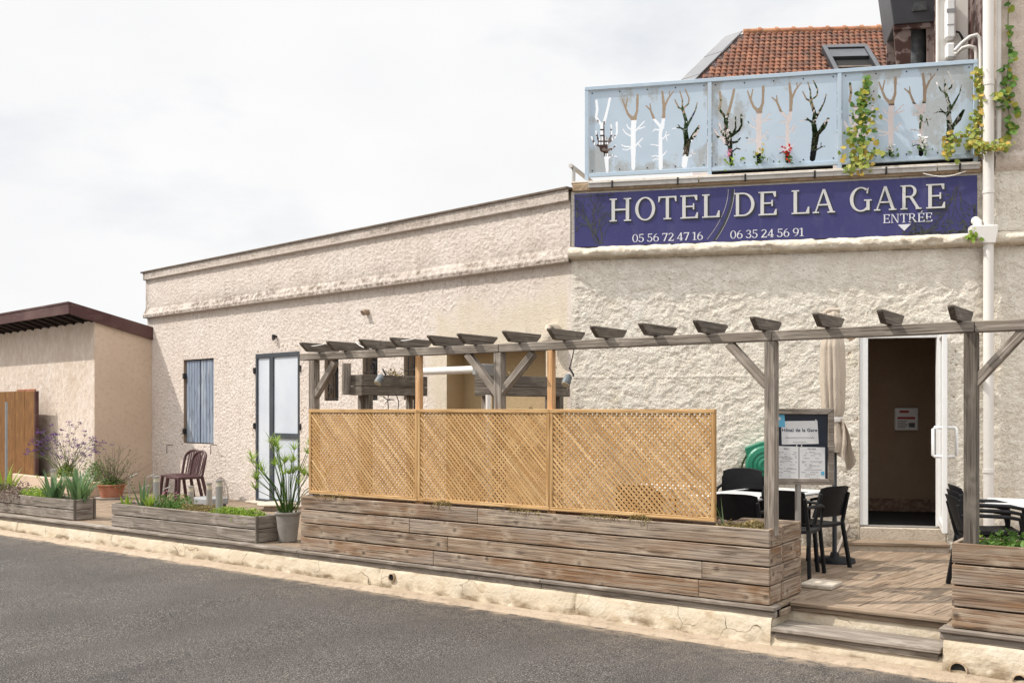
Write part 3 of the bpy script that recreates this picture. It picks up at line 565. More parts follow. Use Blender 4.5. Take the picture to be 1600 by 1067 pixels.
# concrete gutter strip with an uneven outer edge
vs = np.linspace(0, 1, 11); us = np.arange(-30, 9, .06); U, T = np.meshgrid(us, vs)
outer = .255 + .05*fbm(us*1.1, us*0+5, 4, 221) + .02*fbm(us*7, us*0, 2, 225); V = -.02 - T*(outer-.02)[None, :]
Zg = street(U) + .012*(1-T**6) - .022*(T > .999) + .006*fbm(U*3, V*3, 3, 231) - .012*np.exp(-((V+.13)/.03)**2)*(.6+fbm(U*2, V*0, 2, 236)) + .02*np.exp(-((V+.08)/.025)**2)*sst(.0, .5, fbm(U*3.2, U*0+3, 3, 239))
struct(link_frame('gutter', grid_mesh('gutter', M['apron'], np.stack([U, V, Zg], -1), np.ones((len(vs)-1, len(us)-1), bool), {}), RF))

OP0, OP1, NV = .03, 1.32, .31            # the entry steps: opening in the plinth and the setback of the deck there
plinth = thing('terrace_plinth', 'low cracked cream plaster wall under the edge of the timber terrace along the road', 'low wall', RF, (-2, 0, -.3))
def plinth_run(u0, u1, ztop, vbase, seed, rough=1.):
    us = lines(u0, u1, .025); n = 17; T = np.linspace(0, 1, n); U, TT = np.meshgrid(us, T)
    zb = street(U)-.02; Z = zb + (ztop-zb)*np.minimum(1, TT/.85)
    off = np.interp(TT, [0, .12, .6, .80, .85, .88, 1], [.035, .03, .012, .0, -.012, -.03, -.20])
    n1 = fbm(U*2.2, Z*4, 4, seed); n2_ = fbm(U*9, Z*12, 3, seed+9)
    chip = sst(.27, .36, fbm(U*3.1, Z*6.5, 4, seed+17))*(TT < .83)*sst(.75, .1, TT)
    V = vbase - off - .006*n1*rough - .004*n2_ + .011*chip
    Z = Z + .008*n1*(TT > .8)
    wx = fbm(U*4, Z*4, 3, seed+30)
    jt = 0*U
    for uj in np.arange(u0+1.15+.3*(seed % 5), u1, 2.43): jt = np.maximum(jt, np.exp(-((U-uj-.02*n1)/.014)**2))
    V = V + .012*jt*(TT < .88)
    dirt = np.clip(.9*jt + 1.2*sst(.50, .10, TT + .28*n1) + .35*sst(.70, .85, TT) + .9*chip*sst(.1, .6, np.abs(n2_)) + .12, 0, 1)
    return grid_mesh('face', M['plinth'], np.stack([U, V, Z], -1), np.ones((n-1, len(us)-1), bool), {'dirt': dirt, 'warp': np.stack([U+.16*wx, V, Z*1.2+.16*fbm(U*4+9, Z*4, 3, seed+40)], -1), 'pit': chip})
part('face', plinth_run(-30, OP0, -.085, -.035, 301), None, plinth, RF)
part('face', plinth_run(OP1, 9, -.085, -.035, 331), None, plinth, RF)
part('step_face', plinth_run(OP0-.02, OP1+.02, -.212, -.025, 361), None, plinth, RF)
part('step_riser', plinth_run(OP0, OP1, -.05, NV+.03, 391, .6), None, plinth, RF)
for a, b in ((OP0-.04, OP0), (OP1, OP1+.04)): mb = MB(); mb.box(a, b, .0, NV+.05, -.3, -.085); part('step_cheek', mb, M['plinth'], plinth, RF, bevel=.01)
# drain pipe ends in the plinth
def drain(px, py, r):
    uu = RF.u(px, -.05); zz = RF.z(px, py, -.05); mb = MB()
    yo = -.076; mb.tube([(uu, .02, zz), (uu, yo, zz)], r, 18, caps=False); mb.tube([(uu, yo, zz), (uu, .02, zz)], r*.84, 18, caps=False)
    pr_ = [(r*.84, 0), (r, 0)]; n = 18
    mb.add([(uu+q*math.cos(2*math.pi*k/n), yo, zz+q*math.sin(2*math.pi*k/n)) for q in (r*.84, r) for k in range(n)], [(k, (k+1) % n, n+(k+1) % n, n+k) for k in range(n)])
    o = part('drain_pipe', mb, M['band'], plinth, RF)
    mb = MB(); mb.disc((uu, -.062, zz), (0, -1, 0), r*.86); part('dark_mouth_disc', mb, M['dark'], o, RF)  # black disc stands in for the shade inside the pipe
drain(613.5, 901.5, .042); drain(1498, 1046, .062); drain(1594, 1062, .045)

# timber terrace: boards laid square to the left facade, border boards along the kerb
terrace = thing('timber_terrace', 'weathered brown plank terrace in front of the hotel with two wooden entry steps', 'terrace', RF, (-2, 1, -.03))
terrace['kind'] = 'structure'
def clip(poly, nx, ny, c):
    o = []
    for i, p in enumerate(poly):
        q = poly[(i+1) % len(poly)]; a = p[0]*nx+p[1]*ny-c; b = q[0]*nx+q[1]*ny-c
        if a <= 0: o.append(p)
        if a*b < 0: t = a/(a-b); o.append((p[0]+(q[0]-p[0])*t, p[1]+(q[1]-p[1])*t))
    return o
def half(frame, axis, val, sign):
    d = frame.d if axis == 'u' else frame.i; c = frame.o[0]*d[0]+frame.o[1]*d[1]+val
    return (sign*d[0], sign*d[1], sign*c)
cuts = [half(RF, 'v', .425, -1), half(RF, 'u', -22, -1), half(RF, 'u', 8, 1)]
mb = MB(); bw = .145
for k in range(-140, 140):
    u0 = k*bw
    for (va, vb) in ((-14 + (k*2.37) % 3.1 - 3.1*j, -14 + (k*2.37) % 3.1 - 3.1*j + 3.095) for j in range(-6, 4)):
        poly = [LF.xy(u0+.003, va), LF.xy(u0+bw-.003, va), LF.xy(u0+bw-.003, vb), LF.xy(u0+.003, vb)]
        for cc in cuts + [half(LF, 'v', .10, 1) if k < 0 else half(FF, 'v', .2, 1)]:
            poly = clip(poly, *cc)
            if len(poly) < 3: break
        if len(poly) < 3: continue
        ro = [rng.uniform(-40, 40) for _ in range(3)]; dz = rng.uniform(-.0015, .0015)
        gc = []
        for zz in (-.028, 0):
            for (x, y) in poly: uu, vv = LF.uv(x, y); gc.append((vv+ro[0], uu+ro[1], zz+ro[2]))
        mb.prism([(x, y, -.028+dz) for x, y in poly], (0, 0, .028), gc)
part('decking', mb, M['wood_deck'], terrace)
mb = MB()
for (v0, v1) in ((.120, .265), (.271, .418)):
    u = -22.
    while u < 8:
        e = u + 2.9
        for (a, b) in ((u, min(e, OP0+.02)), (max(u, OP1-.02), e)):
            if b-a > .05: mb.box(a, b-.004, v0, v1, -.028, rng.uniform(-.001, .001))
        u = e
part('border_boards', mb, M['wood_deck'], terrace, RF, bevel=.004)
mb = MB(); u = -22.
while u < 8:
    e = u + 3.3
    for (a, b) in ((u, min(e, OP0+.03)), (max(u, OP1-.03), e)):
        if b-a > .05:
            mb.box(a, b-.004, -.045, .114, -.030, .002); mb.box(a, b-.004, -.018, .03, -.085, -.034)
    u = e
part('nosing', mb, M['wood_grey'], terrace, RF, bevel=.006)
mb = MB(); mb.box(OP0+.03, OP1-.03, NV-.02, .42, -.03, .003); mb.box(OP0+.02, OP1-.02, NV+.005, NV+.03, -.075, -.033); mb.box(OP0+.022, OP0+.045, .06, NV-.02, -.085, -.034)
part('upper_step', mb, M['wood_deck'], terrace, RF, bevel=.006)
mb = MB(); mb.box(OP0+.01, OP1-.012, -.075, .115, -.182, -.150); mb.box(OP0+.012, OP1-.01, .122, .285, -.182, -.151); mb.box(OP0+.03, OP1-.03, -.05, -.02, -.235, -.185)
part('lower_step', mb, M['wood_grey'], terrace, RF, bevel=.006)
mb = MB(); mb.box(-22, OP0, .06, 9, -.10, -.06); mb.box(OP1, 8, .06, 9, -.10, -.06); mb.box(OP0, OP1, .36, 9, -.10, -.06); part('bed', mb, M['dark'], terrace, RF)

# ------------------------------------------------------------------ planters
def planter(name, label, frame, u0, u1, v0, v1, z0, z1, rows, soil_z, wd=M['wood_planter'], group=None, corner=None, ends=True, joint=1.9, cat='planter'):
    root = thing(name, label, cat, frame, ((u0+u1)/2, (v0+v1)/2, z0), group)
    h = (z1-z0)/rows; t = .032
    for nm, va, vb in (('front_panel', v0, v0+t), ('back_panel', v1-t, v1)):
        mb = MB()
        for r in range(rows):
            u = u0; L_ = rng.uniform(.5, 1.)*joint
            while u < u1-1e-4:
                e = min(u+L_, u1)
                if u1-e < .35: e = u1
                mb.box(u+.0008, e-.0008, va + rng.uniform(-.0015, .0015), vb, z0+r*h+.006, z0+(r+1)*h-.006); u = e; L_ = joint*rng.uniform(.75, 1.25)
        part(nm, mb, wd, root, frame, bevel=.005)
    if ends:
        for nm, ua, ub in (('end_panel', u0, u0+t), ('end_panel', u1-t, u1)):
            mb = MB()
            for r in range(rows): mb.box(ua if ua == u0 else ua, ub, v0+t+.001, v1-t-.001, z0+r*h+.004, z0+(r+1)*h-.003)
            part(nm, mb, wd, root, frame, bevel=.005)
    if corner:
        for va in (v0-.004, v1-.03):
            mb = MB(); mb.box(u1-.012, u1+.012, va, va+.034, z0, z1+.004); part('corner_strip', mb, corner, root, frame, bevel=.003)
    n1_ = max(3, int((u1-u0)/.08)); us = np.linspace(u0+.01, u1-.01, n1_); vs = np.linspace(v0+.01, v1-.01, 6); U, V = np.meshgrid(us, vs)
    part('soil', grid_mesh('soil', M['soil'], np.stack([U, V, soil_z + .02*fbm(U*6, V*6, 3, int(u0*10) % 97)], -1), np.ones((5, n1_-1), bool), {}), None, root, frame)
    return root
P1a, P1b = RF.u(470, 0), 0.
planter('long_planter', 'long four-board brown planter below the lattice screen at the kerb', RF, P1a, P1b, 0, .285, .003, .62, 4, .575, joint=3.0)
planter('square_planter', 'short wooden planter behind the end of the long planter, holding the menu stand', RF, -.95, -.002, .292, .74, .003, .625, 4, .53, joint=3)
P4 = RF.u(1487, 0)
planter('right_planter', 'four-board planter right of the entry steps at the foot of a grey post', RF, P4, P4+3.4, 0, .45, .003, .625, 4, .575, joint=4)
P2a, P2b = RF.u(174, .07), RF.u(400, .07)
planter('low_planter', 'low two-board grey planter with bollard lights beside the potted papyrus', RF, P2a, P2b, .07, .44, .003, .318, 2, .285, wd=M['wood_grey'], corner=M['wood_old'], joint=5)
P3b = RF.u(115.5, .13)
planter('far_planter', 'low grey planter full of iris at the far left by the brown gate', RF, P3b-3.6, P3b, .13, .46, .003, .30, 2, .27, wd=M['wood_grey'], corner=M['wood_old'], joint=5)

# ------------------------------------------------------------------ lattice screen
SV = .05
edges = [RF.u(p, SV) for p in (482, 651.5, 858, 1117)]
ZB, ZT = .64, 1.585
screen = thing('lattice_screen', 'new yellow pine lattice screen standing on the long planter', 'lattice fence', RF, ((edges[0]+edges[3])/2, SV, ZB))
for k in range(3):
    a, b = edges[k]+.002, edges[k+1]-.002; fw = .036
    mb = MB(); mb.box(a, b, SV, SV+.042, ZB, ZB+fw); mb.box(a, b, SV-.002, SV+.044, ZT-fw, ZT); mb.box(a, a+fw, SV+.001, SV+.041, ZB+fw, ZT-fw); mb.box(b-fw, b, SV+.001, SV+.041, ZB+fw, ZT-fw)
    fr = part('panel_frame', mb, M['wood_new'], screen, RF, bevel=.003)
    for s_, vv, nm in ((-1, SV+.011, 'front_slats'), (1, SV+.0200, 'back_slats')):
        mb = MB(); x0, x1, y0, y1 = a+fw, b-fw, ZB+fw, ZT-fw; W, H = x1-x0, y1-y0; c = .0505; n = int((W+H)/c)+1; hw = .0125; off = rng.uniform(0, c)
        for i in range(n):
            q = i*c+off                                     # line x + s*y
            pts = []
            if s_ > 0: ya, yb = max(0, -q + 0), 0
            # slat centre line: x = q - H*(t) ... clipped to the frame
            if s_ < 0: p0, p1 = (q-H, H), (q, 0)            # falls to the right
            else: p0, p1 = (q-H, 0), (q, H)
            t0 = max(0, (0-p0[0])/H) if p0[0] < 0 else 0; t1 = min(1, (W-p0[0])/H)
            if t1-t0 < .015: continue
            A = (x0+p0[0]+(p1[0]-p0[0])*t0, y0+p0[1]+(p1[1]-p0[1])*t0); B = (x0+p0[0]+(p1[0]-p0[0])*t1, y0+p0[1]+(p1[1]-p0[1])*t1)
            mb.beam((A[0], vv+rng.uniform(-.0006, .0006), A[1]), (B[0], vv+rng.uniform(-.0006, .0006), B[1]), .0080, .0190+rng.uniform(-.001, .001), up=(-s_*.7, 0, .7))
        part(nm, mb, M['wood_new'], fr, RF)
for px in (655.5, 862):
    uu = RF.u(px, .13); mb = MB(); mb.box(uu-.03, uu+.03, .096, .156, .58, 2.138); part('post', mb, M['wood_post_new'], screen, RF, bevel=.003)

# ------------------------------------------------------------------ pergola
BZ0, BZ1, PV0, PV1 = 2.14, 2.222, .098, .19
pergola = thing('pergola', 'grey timber pergola beam on four posts with short rafter ends along the terrace', 'pergola', RF, (-2, .14, .6))
pvm = (PV0+PV1)/2
posts = [RF.u(491, pvm), RF.u(781, pvm), RF.u(1205.5, pvm), RF.u(1518, pvm)]
for k, uu in enumerate(posts):
    mb = MB(); mb.box(uu-.046, uu+.046, PV0, PV1, .55, BZ0-.002 if k else BZ0-.002); part('post', mb, M['wood_grey'] if k not in (3,) else M['wood_old'], pergola, RF, bevel=.006)
bj = [RF.u(470, pvm)+.03, posts[1]+.02, posts[2]+.02, posts[3]+.03, posts[3]+3.2]
for a, b in zip(bj[:-1], bj[1:]):
    mb = MB(); mb.box(a, b-.004, PV0-.003, PV1+.003, BZ0, BZ1); part('beam', mb, M['wood_grey'], pergola, RF, bevel=.006)
def brace(pa, pb):
    ua, za = RF.u(pa[0], pvm), RF.z(pa[0], pa[1], pvm); ub, zb = RF.u(pb[0], pvm), RF.z(pb[0], pb[1], pvm)
    mb = MB(); mb.beam((ua, pvm, za), (ub, pvm, zb), .07, .075, up=(0, 1, 0)); part('brace', mb, M['wood_grey'], pergola, RF, bevel=.005)
for pa, pb in (((494, 618), (524, 566)), ((731, 553), (779, 616)), ((834, 552), (784, 614)), ((1140, 537), (1200, 603)), ((1604, 513), (1522, 600))): brace(pa, pb)
for px in (466, 506, 557, 607, 664, 711, 781, 851, 918, 996, 1080, 1168, 1268, 1367, 1479):
    fv = pvm-.31 + rng.uniform(-.012, .012); uu = RF.u(px+2, fv)+.022; L_ = .62; z0 = BZ1+.001; hgt = .098; ch = .10; tw = .046
    ang = rng.uniform(-.03, .03); prof = [(fv, z0+hgt), (fv+.0, z0+hgt-.018), (fv+ch, z0), (fv+L_-ch, z0), (fv+L_, z0+hgt-.018), (fv+L_, z0+hgt)]
    ro = rng.uniform(-30, 30); pts = [(uu-tw/2 + ang*(p[0]-pvm), p[0], p[1]) for p in prof]
    gc = [(p[0]+ro, p[1]+ro, q) for q in (0, tw) for p in prof]
    mb = MB(); mb.prism(pts, (tw, 0, 0), gc); part('rafter_end', mb, M['wood_old'], pergola, RF, bevel=.004)
mb = MB()
def sag(a, b, s_, n=8): return [tuple(a[k]+(b[k]-a[k])*t + (-s_*4*t*(1-t) if k == 2 else 0) for k in range(3)) for t in [i/n for i in range(n+1)]]
ru = [RF.u(p, 0) for p in (470, 510, 560, 585, 612, 655)]
for a, b, za, zb in ((ru[0], ru[1], 2.31, 2.30), (ru[2], ru[3], 2.30, 2.22), (ru[4], ru[5], 2.31, 2.31)): mb.tube(sag((a, -.04, za), (b, -.04, zb), .02), .006, 5)
part('cable', mb, M['pvc'], pergola, RF)

# ------------------------------------------------------------------ raised flower boxes behind the screen
def raised(name, label, x, y, length, z0, z1, wdt, leg_px):
    fr = Frame(x, y, math.degrees(LF.a)+90)           # u runs towards the facade
    root = thing(name, label, 'raised planter', fr, (length/2, 0, 0), 'raised boxes behind the lattice screen')
    mb = MB(); h = (z1-z0); s1 = .55
    for vv in (0, wdt-.03):
        mb.box(0, length, vv, vv+.03, z0, z0+h*(1-s1)-.004); mb.box(0, length, vv, vv+.03, z0+h*(1-s1), z1)
    part('side_boards', mb, M['wood_old'], root, fr, bevel=.004)
    for uu in (-.03, length):
        mb = MB(); mb.box(uu, uu+.03, 0, wdt, z0, z0+h*(1-s1)-.004); mb.box(uu, uu+.03, 0, wdt, z0+h*(1-s1), z1); part('end_boards', mb, M['wood_old'], root, fr, bevel=.004)
    mb = MB(); mb.box(.0, length, .03, wdt-.03, z0+.02, z1-.04); part('soil', mb, M['soil'], root, fr)
    for uu in (.08, length-.16):
        for vv in (.0, wdt-.07): mb = MB(); mb.box(uu, uu+.07, vv-.001, vv+.07, .0, z0-.002); part('leg', mb, M['wood_grey'] if vv else M['wood_old'], root, fr, bevel=.004)
    return fr, root
f1_, r1_ = raised('raised_box', 'raised grey box on legs in front of the small barred windows', (568-CX)/FPX*12.3, 12.3, 1.03, 1.76, 2.015, .22, None)
mb = MB(); mb.box(-.14, -.02, .22, .26, 1.765, 2.16); part('tall_end_board', mb, M['wood_grey'], r1_, f1_, bevel=.004)
f2_, r2_ = raised('raised_box', 'raised grey box on legs beside the tan recess at the building corner', (768-CX)/FPX*11.0, 11.0, 1.32, 1.735, 1.965, .24, None)
x_, y_ = (763-CX)/FPX*10.8, 10.8; fu, fv = f2_.uv(x_, y_); mb = MB(); mb.tube([(fu, fv, 0), (fu, fv, 1.74)], .03, 10); part('water_pipe', mb, M['pvc'], r2_, f2_)
mb = MB(); q = [(606, 618), (600, 628), (604, 645), (608, 660)]; f = lambda px, py: f1_.uv((px-CX)/FPX*12.2, 12.2) + (EYE+(HY-py)/FPX*12.2,)
mb.tube([f(*p) for p in ((607, 616), (606, 626), (607, 642), (609, 662))], .006, 5); mb.tube([f(*p) for p in ((619, 616), (623, 628), (622, 640), (618, 652))], .006, 5); mb.tube([f(*p) for p in ((598, 619), (606, 625), (616, 624))], .006, 5); mb.tube([f(*p) for p in ((602, 630), (610, 622))], .005, 5); part('tie_wire', mb, M['iron'], r1_, f1_)
def spot(label, px, py, Y, cable_to=None):
    x, z = (px-CX)/FPX*Y, EYE+(HY-py)/FPX*Y; fr = Frame(x, Y, 0)
    root = thing('spot_lamp', label, 'spot lamp', fr, (0, 0, z), 'spot lamps hung from the pergola')
    mb = MB(); d = Vector((-.35, -.45, -.8)).normalized(); c = Vector((0, 0, z))
    mb.tube([c-d*.07, c-d*.045, c+d*.0, c+d*.05], [.022, .042, .047, .05], 14); part('housing', mb, M['duct'], root, fr)
    mb = MB(); mb.tube([c+d*.0505, c+d*.062, c+d*.0625], [.044, .044, .038], 14); part('lens', mb, M['lamp_head'], root, fr)
    mb = MB(); mb.tube([c-d*.05+Vector((.05, 0, 0)), c+Vector((.07, .02, .06)), c+Vector((.03, .06, .13))], .01, 6)
    if cable_to: mb.tube(sag(tuple(c+Vector((.03, .06, .13))), cable_to, .015), .006, 5)
    part('bracket', mb, M['iron'], root, fr)
spot('silver spot lamp against the raised box near the small barred windows', 593, 593, 12.0)
spot('silver spot lamp hanging on a cable at the right end of the corner raised box', 886, 594, 10.6, (.05, -.4, 2.2))
bu0, bu1 = LF.u(655, -.32), LF.u(747, -.32); bz = LF.z(700, 579, -.32)
bar = thing('awning_bar', 'white tubular awning bar across the tan recess', 'awning bar', LF, ((bu0+bu1)/2, -.32, bz))
mb = MB(); mb.tube([(bu0, -.32, bz), (bu1-.05, -.32, bz)], .05, 14); part('roller', mb, M['pvc'], bar, LF)
mb = MB(); mb.box(bu1-.05, bu1+.02, -.38, .01, bz-.075, bz+.075); part('bracket', mb, M['grey_box'], bar, LF, bevel=.01)

# ------------------------------------------------------------------ sign with its lettering
su0, su1 = FF.u(897.5, -.045), FF.u(1527, -.045); sz0 = FF.z(897, 386.5, -.045); sz1 = FF.z(897, 303.5, -.045)
sign = thing('hotel_sign', 'violet blue fascia sign reading HOTEL DE LA GARE below the railing', 'sign', FF, ((su0+su1)/2, -.04, sz0))
mb = MB(); mb.box(su0, su1, -.045, -.018, sz0, sz1); part('board', mb, M['sign'], sign, FF, bevel=.003)
class Glyph:
    """letters as flat pieces in a unit box; each piece sits a hair in front of the one before it"""
    def __init__(s): s.p = []
    def rect(s, a, b, c, d): s.p.append([(a, b), (c, b), (c, d), (a, d)]); return s
    def poly(s, *q): s.p.append(list(q)); return s
    def arc(s, cx, cy, ro, ri, a0, a1, n=22):
        f = lambda r, t: (cx + r[0]*math.cos(t), cy + r[1]*math.sin(t)); ts = [R_(a0+(a1-a0)*i/n) for i in range(n+1)]
        s.p.append(('strip', [f(ro, t) for t in ts], [f(ri, t) for t in ts])); return s
def letter(ch):
    g = Glyph(); T, t, sf = .145, .062, .055
    def stem(x, y0=0, y1=1, s0=True, s1=True, e=.085, w_=T):
        g.rect(x, y0, x+w_, y1)
        if s0: g.rect(x-e, y0, x+w_+e, y0+sf)
        if s1: g.rect(x-e, y1-sf, x+w_+e, y1)
    if ch == 'H': W = .96; stem(.10); stem(W-.10-T); g.rect(.10+T, .47, W-.10-T, .47+t+.01)
    elif ch == 'O': W = .95; g.arc(W/2, .5, (W/2, .515), (W/2-T-.005, .515-t), 0, 360, 48)
    elif ch == '0': W = .56; g.arc(W/2, .5, (W/2, .51), (W/2-.105, .51-.055), 0, 360, 32)
    elif ch == 'T': W = .84; stem(W/2-T/2, s1=False, e=.11); g.rect(0, 1-t-.005, W, 1); g.poly((0, .76), (.05, .76), (.10, 1-t), (0, 1-t)); g.poly((W-.05, .76), (W, .76), (W, 1-t), (W-.10, 1-t))
    elif ch in 'EÉ':
        W = .76; stem(.085, e=.085); g.rect(.085+T, 1-t, W-.03, 1); g.poly((W-.10, .77), (W-.03, .77), (W-.03, 1-t), (W-.16, 1-t)); g.rect(.085+T, .48, W-.2, .48+t); g.rect(W-.22, .38, W-.16, .64); g.rect(.085+T, 0, W, t); g.poly((W-.13, t), (W, t), (W, .25), (W-.05, .25))
        if ch == 'É': g.poly((.34, 1.07), (.42, 1.07), (.60, 1.26), (.46, 1.26))
    elif ch == 'L': W = .74; stem(.085); g.rect(.085+T, 0, W, t); g.poly((W-.15, t), (W, t), (W, .29), (W-.055, .29))
    elif ch == 'D': W = .92; stem(.085, e=.085); g.arc(.40, .5, (W-.40, .5), (W-.40-T, .5-t), -90, 90); g.rect(.085+T, 1-t, .40, 1); g.rect(.085+T, 0, .40, t)
    elif ch == 'A': W = 1.0; g.poly((.10, sf), (.165, sf), (.485, .86), (.44, .98)); g.poly((.44, 1.0), (.56, 1.0), (.92, sf), (.765, sf)); g.rect(.24, .31, .74, .31+t); g.rect(0, 0, .28, sf); g.rect(.66, 0, 1.0, sf)
    elif ch == 'G': W = .97; g.arc(.49, .5, (.49, .515), (.49-T-.01, .515-t), 52, 312, 36); g.rect(W-.235, .04, W-.09, .46); g.rect(W-.34, .43, W, .43+sf); g.poly((W-.24, .76), (W-.17, .72), (W-.13, .99), (W-.20, .93)); g.poly((W-.30, .02), (W-.20, .06), (W-.2, .14), (W-.33, .09))
    elif ch == 'R': W = .94; stem(.085, e=.085); g.arc(.42, .745, (.30, .255), (.30-T+.01, .255-t), -90, 90); g.rect(.085+T, 1-t, .42, 1); g.rect(.085+T, .49, .42, .49+t); g.poly((.40, .5), (.54, .5), (.85, sf), (.70, sf)); g.rect(.68, 0, W, sf)
    elif ch == 'N': W = .96; g.rect(.11, 0, .11+t, 1); g.rect(0, 0, .28, sf); g.rect(0, 1-sf, .2, 1); g.poly((.10, 1), (.26, 1), (W-.11, 0), (W-.23, 0)); g.rect(W-.11-t, 0, W-.11, 1); g.rect(W-.28, 1-sf, W, 1)
    elif ch == '1': W = .40; g.rect(.15, 0, .27, 1); g.rect(.02, 0, .40, sf); g.poly((.02, .82), (.15, .90), (.15, 1), (.02, .9))
    elif ch == '2': W = .54; g.arc(.26, .74, (.25, .265), (.145, .20), -28, 165, 18); g.poly((.375, .66), (.48, .62), (.17, .10), (.02, .10)); g.rect(.02, 0, .54, .10); g.rect(.50, .08, .54, .22)
    elif ch == '3': W = .52; g.arc(.24, .76, (.23, .25), (.125, .19), -90, 165, 18); g.arc(.24, .27, (.27, .28), (.155, .215), -165, 90, 18); g.rect(.14, .49, .25, .545)
    elif ch == '4': W = .58; g.poly((.0, .25), (.07, .25), (.42, .93), (.36, 1)); g.rect(.0, .22, .58, .30); g.rect(.34, 0, .46, 1); g.rect(.26, 0, .54, sf)
    elif ch == '5': W = .53; g.rect(.08, .90, .48, 1); g.rect(.08, .52, .135, .90); g.arc(.23, .31, (.28, .32), (.17, .255), -160, 118, 22)
    elif ch in '69':
        W = .55; g.arc(.275, .31, (.27, .32), (.165, .26), 0, 360, 28); g.arc(.46, .36, (.455, .64), (.35, .60), 100, 184, 14)
        if ch == '9':
            q = []
            for p in g.p:
                if p[0] == 'strip': q.append(('strip', [(.55-x, 1-y) for x, y in p[1]], [(.55-x, 1-y) for x, y in p[2]]))
                else: q.append([(.55-x, 1-y) for x, y in p])
            g.p = q
    elif ch == '7': W = .53; g.rect(.02, .90, .53, 1); g.rect(.02, .76, .06, .9); g.poly((.42, .90), (.53, .90), (.26, 0), (.13, 0))
    return g, W
def set_glyph(mb, g, x0, z0, sx, sz, v, thick):
    for i, p in enumerate(g.p):
        vf = v - thick - .0004*i
        if p[0] == 'strip':
            a = [(x0+x*sx, vf, z0+y*sz) for x, y in p[1]]; b = [(x0+x*sx, vf, z0+y*sz) for x, y in p[2]]; n = len(a); off = Vector((0, v-vf, 0))
            vs = a + b + [Vector(q)+off for q in a] + [Vector(q)+off for q in b]
            fs = []
            for k in range(n-1): fs += [(k, k+1, n+k+1, n+k), (k, 2*n+k, 2*n+k+1, k+1), (n+k, n+k+1, 3*n+k+1, 3*n+k)]
            mb.add(vs, fs)
        else: mb.prism([(x0+x*sx, vf, z0+y*sz) for x, y in p], (0, v-vf, 0))
SVF = -.0455
hz0, hz1 = FF.z(970, 345.9, -.05), FF.z(970, 310.3, -.05)
for ch, pa, pb in (('H', 952, 986.7), ('O', 992.5, 1023.7), ('T', 1028.6, 1057), ('E', 1063, 1090.6), ('L', 1097, 1124.5), ('D', 1146.8, 1178.8), ('E', 1185, 1213.5), ('L', 1236.7, 1264.5), ('A', 1269.7, 1304.7), ('G', 1327.8, 1361.9), ('A', 1365.6, 1400.6), ('R', 1406.8, 1439.6), ('E', 1447, 1476.5)):
    g, W = letter(ch); a, b = FF.u(pa, -.05), FF.u(pb, -.05)
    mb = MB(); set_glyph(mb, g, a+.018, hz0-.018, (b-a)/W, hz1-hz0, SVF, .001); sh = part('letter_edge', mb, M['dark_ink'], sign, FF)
    mb = MB(); set_glyph(mb, g, a, hz0, (b-a)/W, hz1-hz0, SVF-.006, .003); part('letter', mb, M['silver'], sign, FF)
def line_of(text, pa, pb, z0, z1, gap, space):
    gl = [None if c == ' ' else letter(c) for c in text]; tot = sum(space if g is None else g[1]+gap for g in gl)-gap
    a, b = FF.u(pa, -.05), FF.u(pb, -.05); sx = (b-a)/tot; x = a; mb = MB()
    for g in gl:
        if g is None: x += space*sx; continue
        set_glyph(mb, g[0], x, z0, sx, z1-z0, SVF, .002); x += (g[1]+gap)*sx
    return mb
nz0, nz1 = FF.z(990, 378.6, -.05), FF.z(990, 366.3, -.05)
part('phone_number', line_of('05 56 72 47 16', 988, 1098.3, nz0, nz1, .06, .25), M['white_ink'], sign, FF)
part('phone_number', line_of('06 35 24 56 91', 1141, 1256, nz0, nz1, .06, .25), M['white_ink'], sign, FF)
ez0, ez1 = FF.z(1385, 348.8, -.05), FF.z(1385, 335.2, -.05)
part('entrance_word', line_of('ENTRÉE', 1380, 1456.7, ez0, ez1, .10, .3), M['white_ink'], sign, FF)
mb = MB(); a, b, c = FF.u(1403, -.05), FF.u(1423.5, -.05), FF.u(1413, -.05); mb.prism([(a, SVF-.004, FF.z(1413, 351, -.05)), (b, SVF-.004, FF.z(1413, 350.4, -.05)), (c, SVF-.004, FF.z(1413, 360.8, -.05))], (0, .004, 0)); part('arrow', mb, M['white_ink'], sign, FF)
def flat_strokes(mb, strokes, v):
    """strokes: lists of (u, z, halfwidth)"""
    for st in strokes:
        L_, R2 = [], []
        for i, (x, z, hw) in enumerate(st):
            a = st[max(i-1, 0)]; b = st[min(i+1, len(st)-1)]; dx, dz = b[0]-a[0], b[1]-a[1]; n = math.hypot(dx, dz) or 1
            L_.append((x-dz/n*hw, v, z+dx/n*hw)); R2.append((x+dz/n*hw, v, z-dx/n*hw))
        n = len(st); mb.add(L_+R2, [(i, i+1, n+i+1, n+i) for i in range(n-1)])
cp = lambda px, py, hw: (FF.u(px, -.05), FF.z(px, py, -.05), hw)
mb = MB(); flat_strokes(mb, [[cp(1144.5-29*t**1.9, 296+80*t, .014) for t in [i/14 for i in range(15)]]], SVF-.0012); part('track_curve', mb, M['dark_ink'], sign, FF)
mb = MB(); flat_strokes(mb, [[cp(1138-33*t**1.9, 296+78*t, .003) for t in [i/14 for i in range(15)]], [cp(1147.5-29*t**1.9, 296+79*t, .003) for t in [i/14 for i in range(15)]]], SVF-.0018); part('track_line', mb, M['galv'], sign, FF)
rb = random.Random(5)
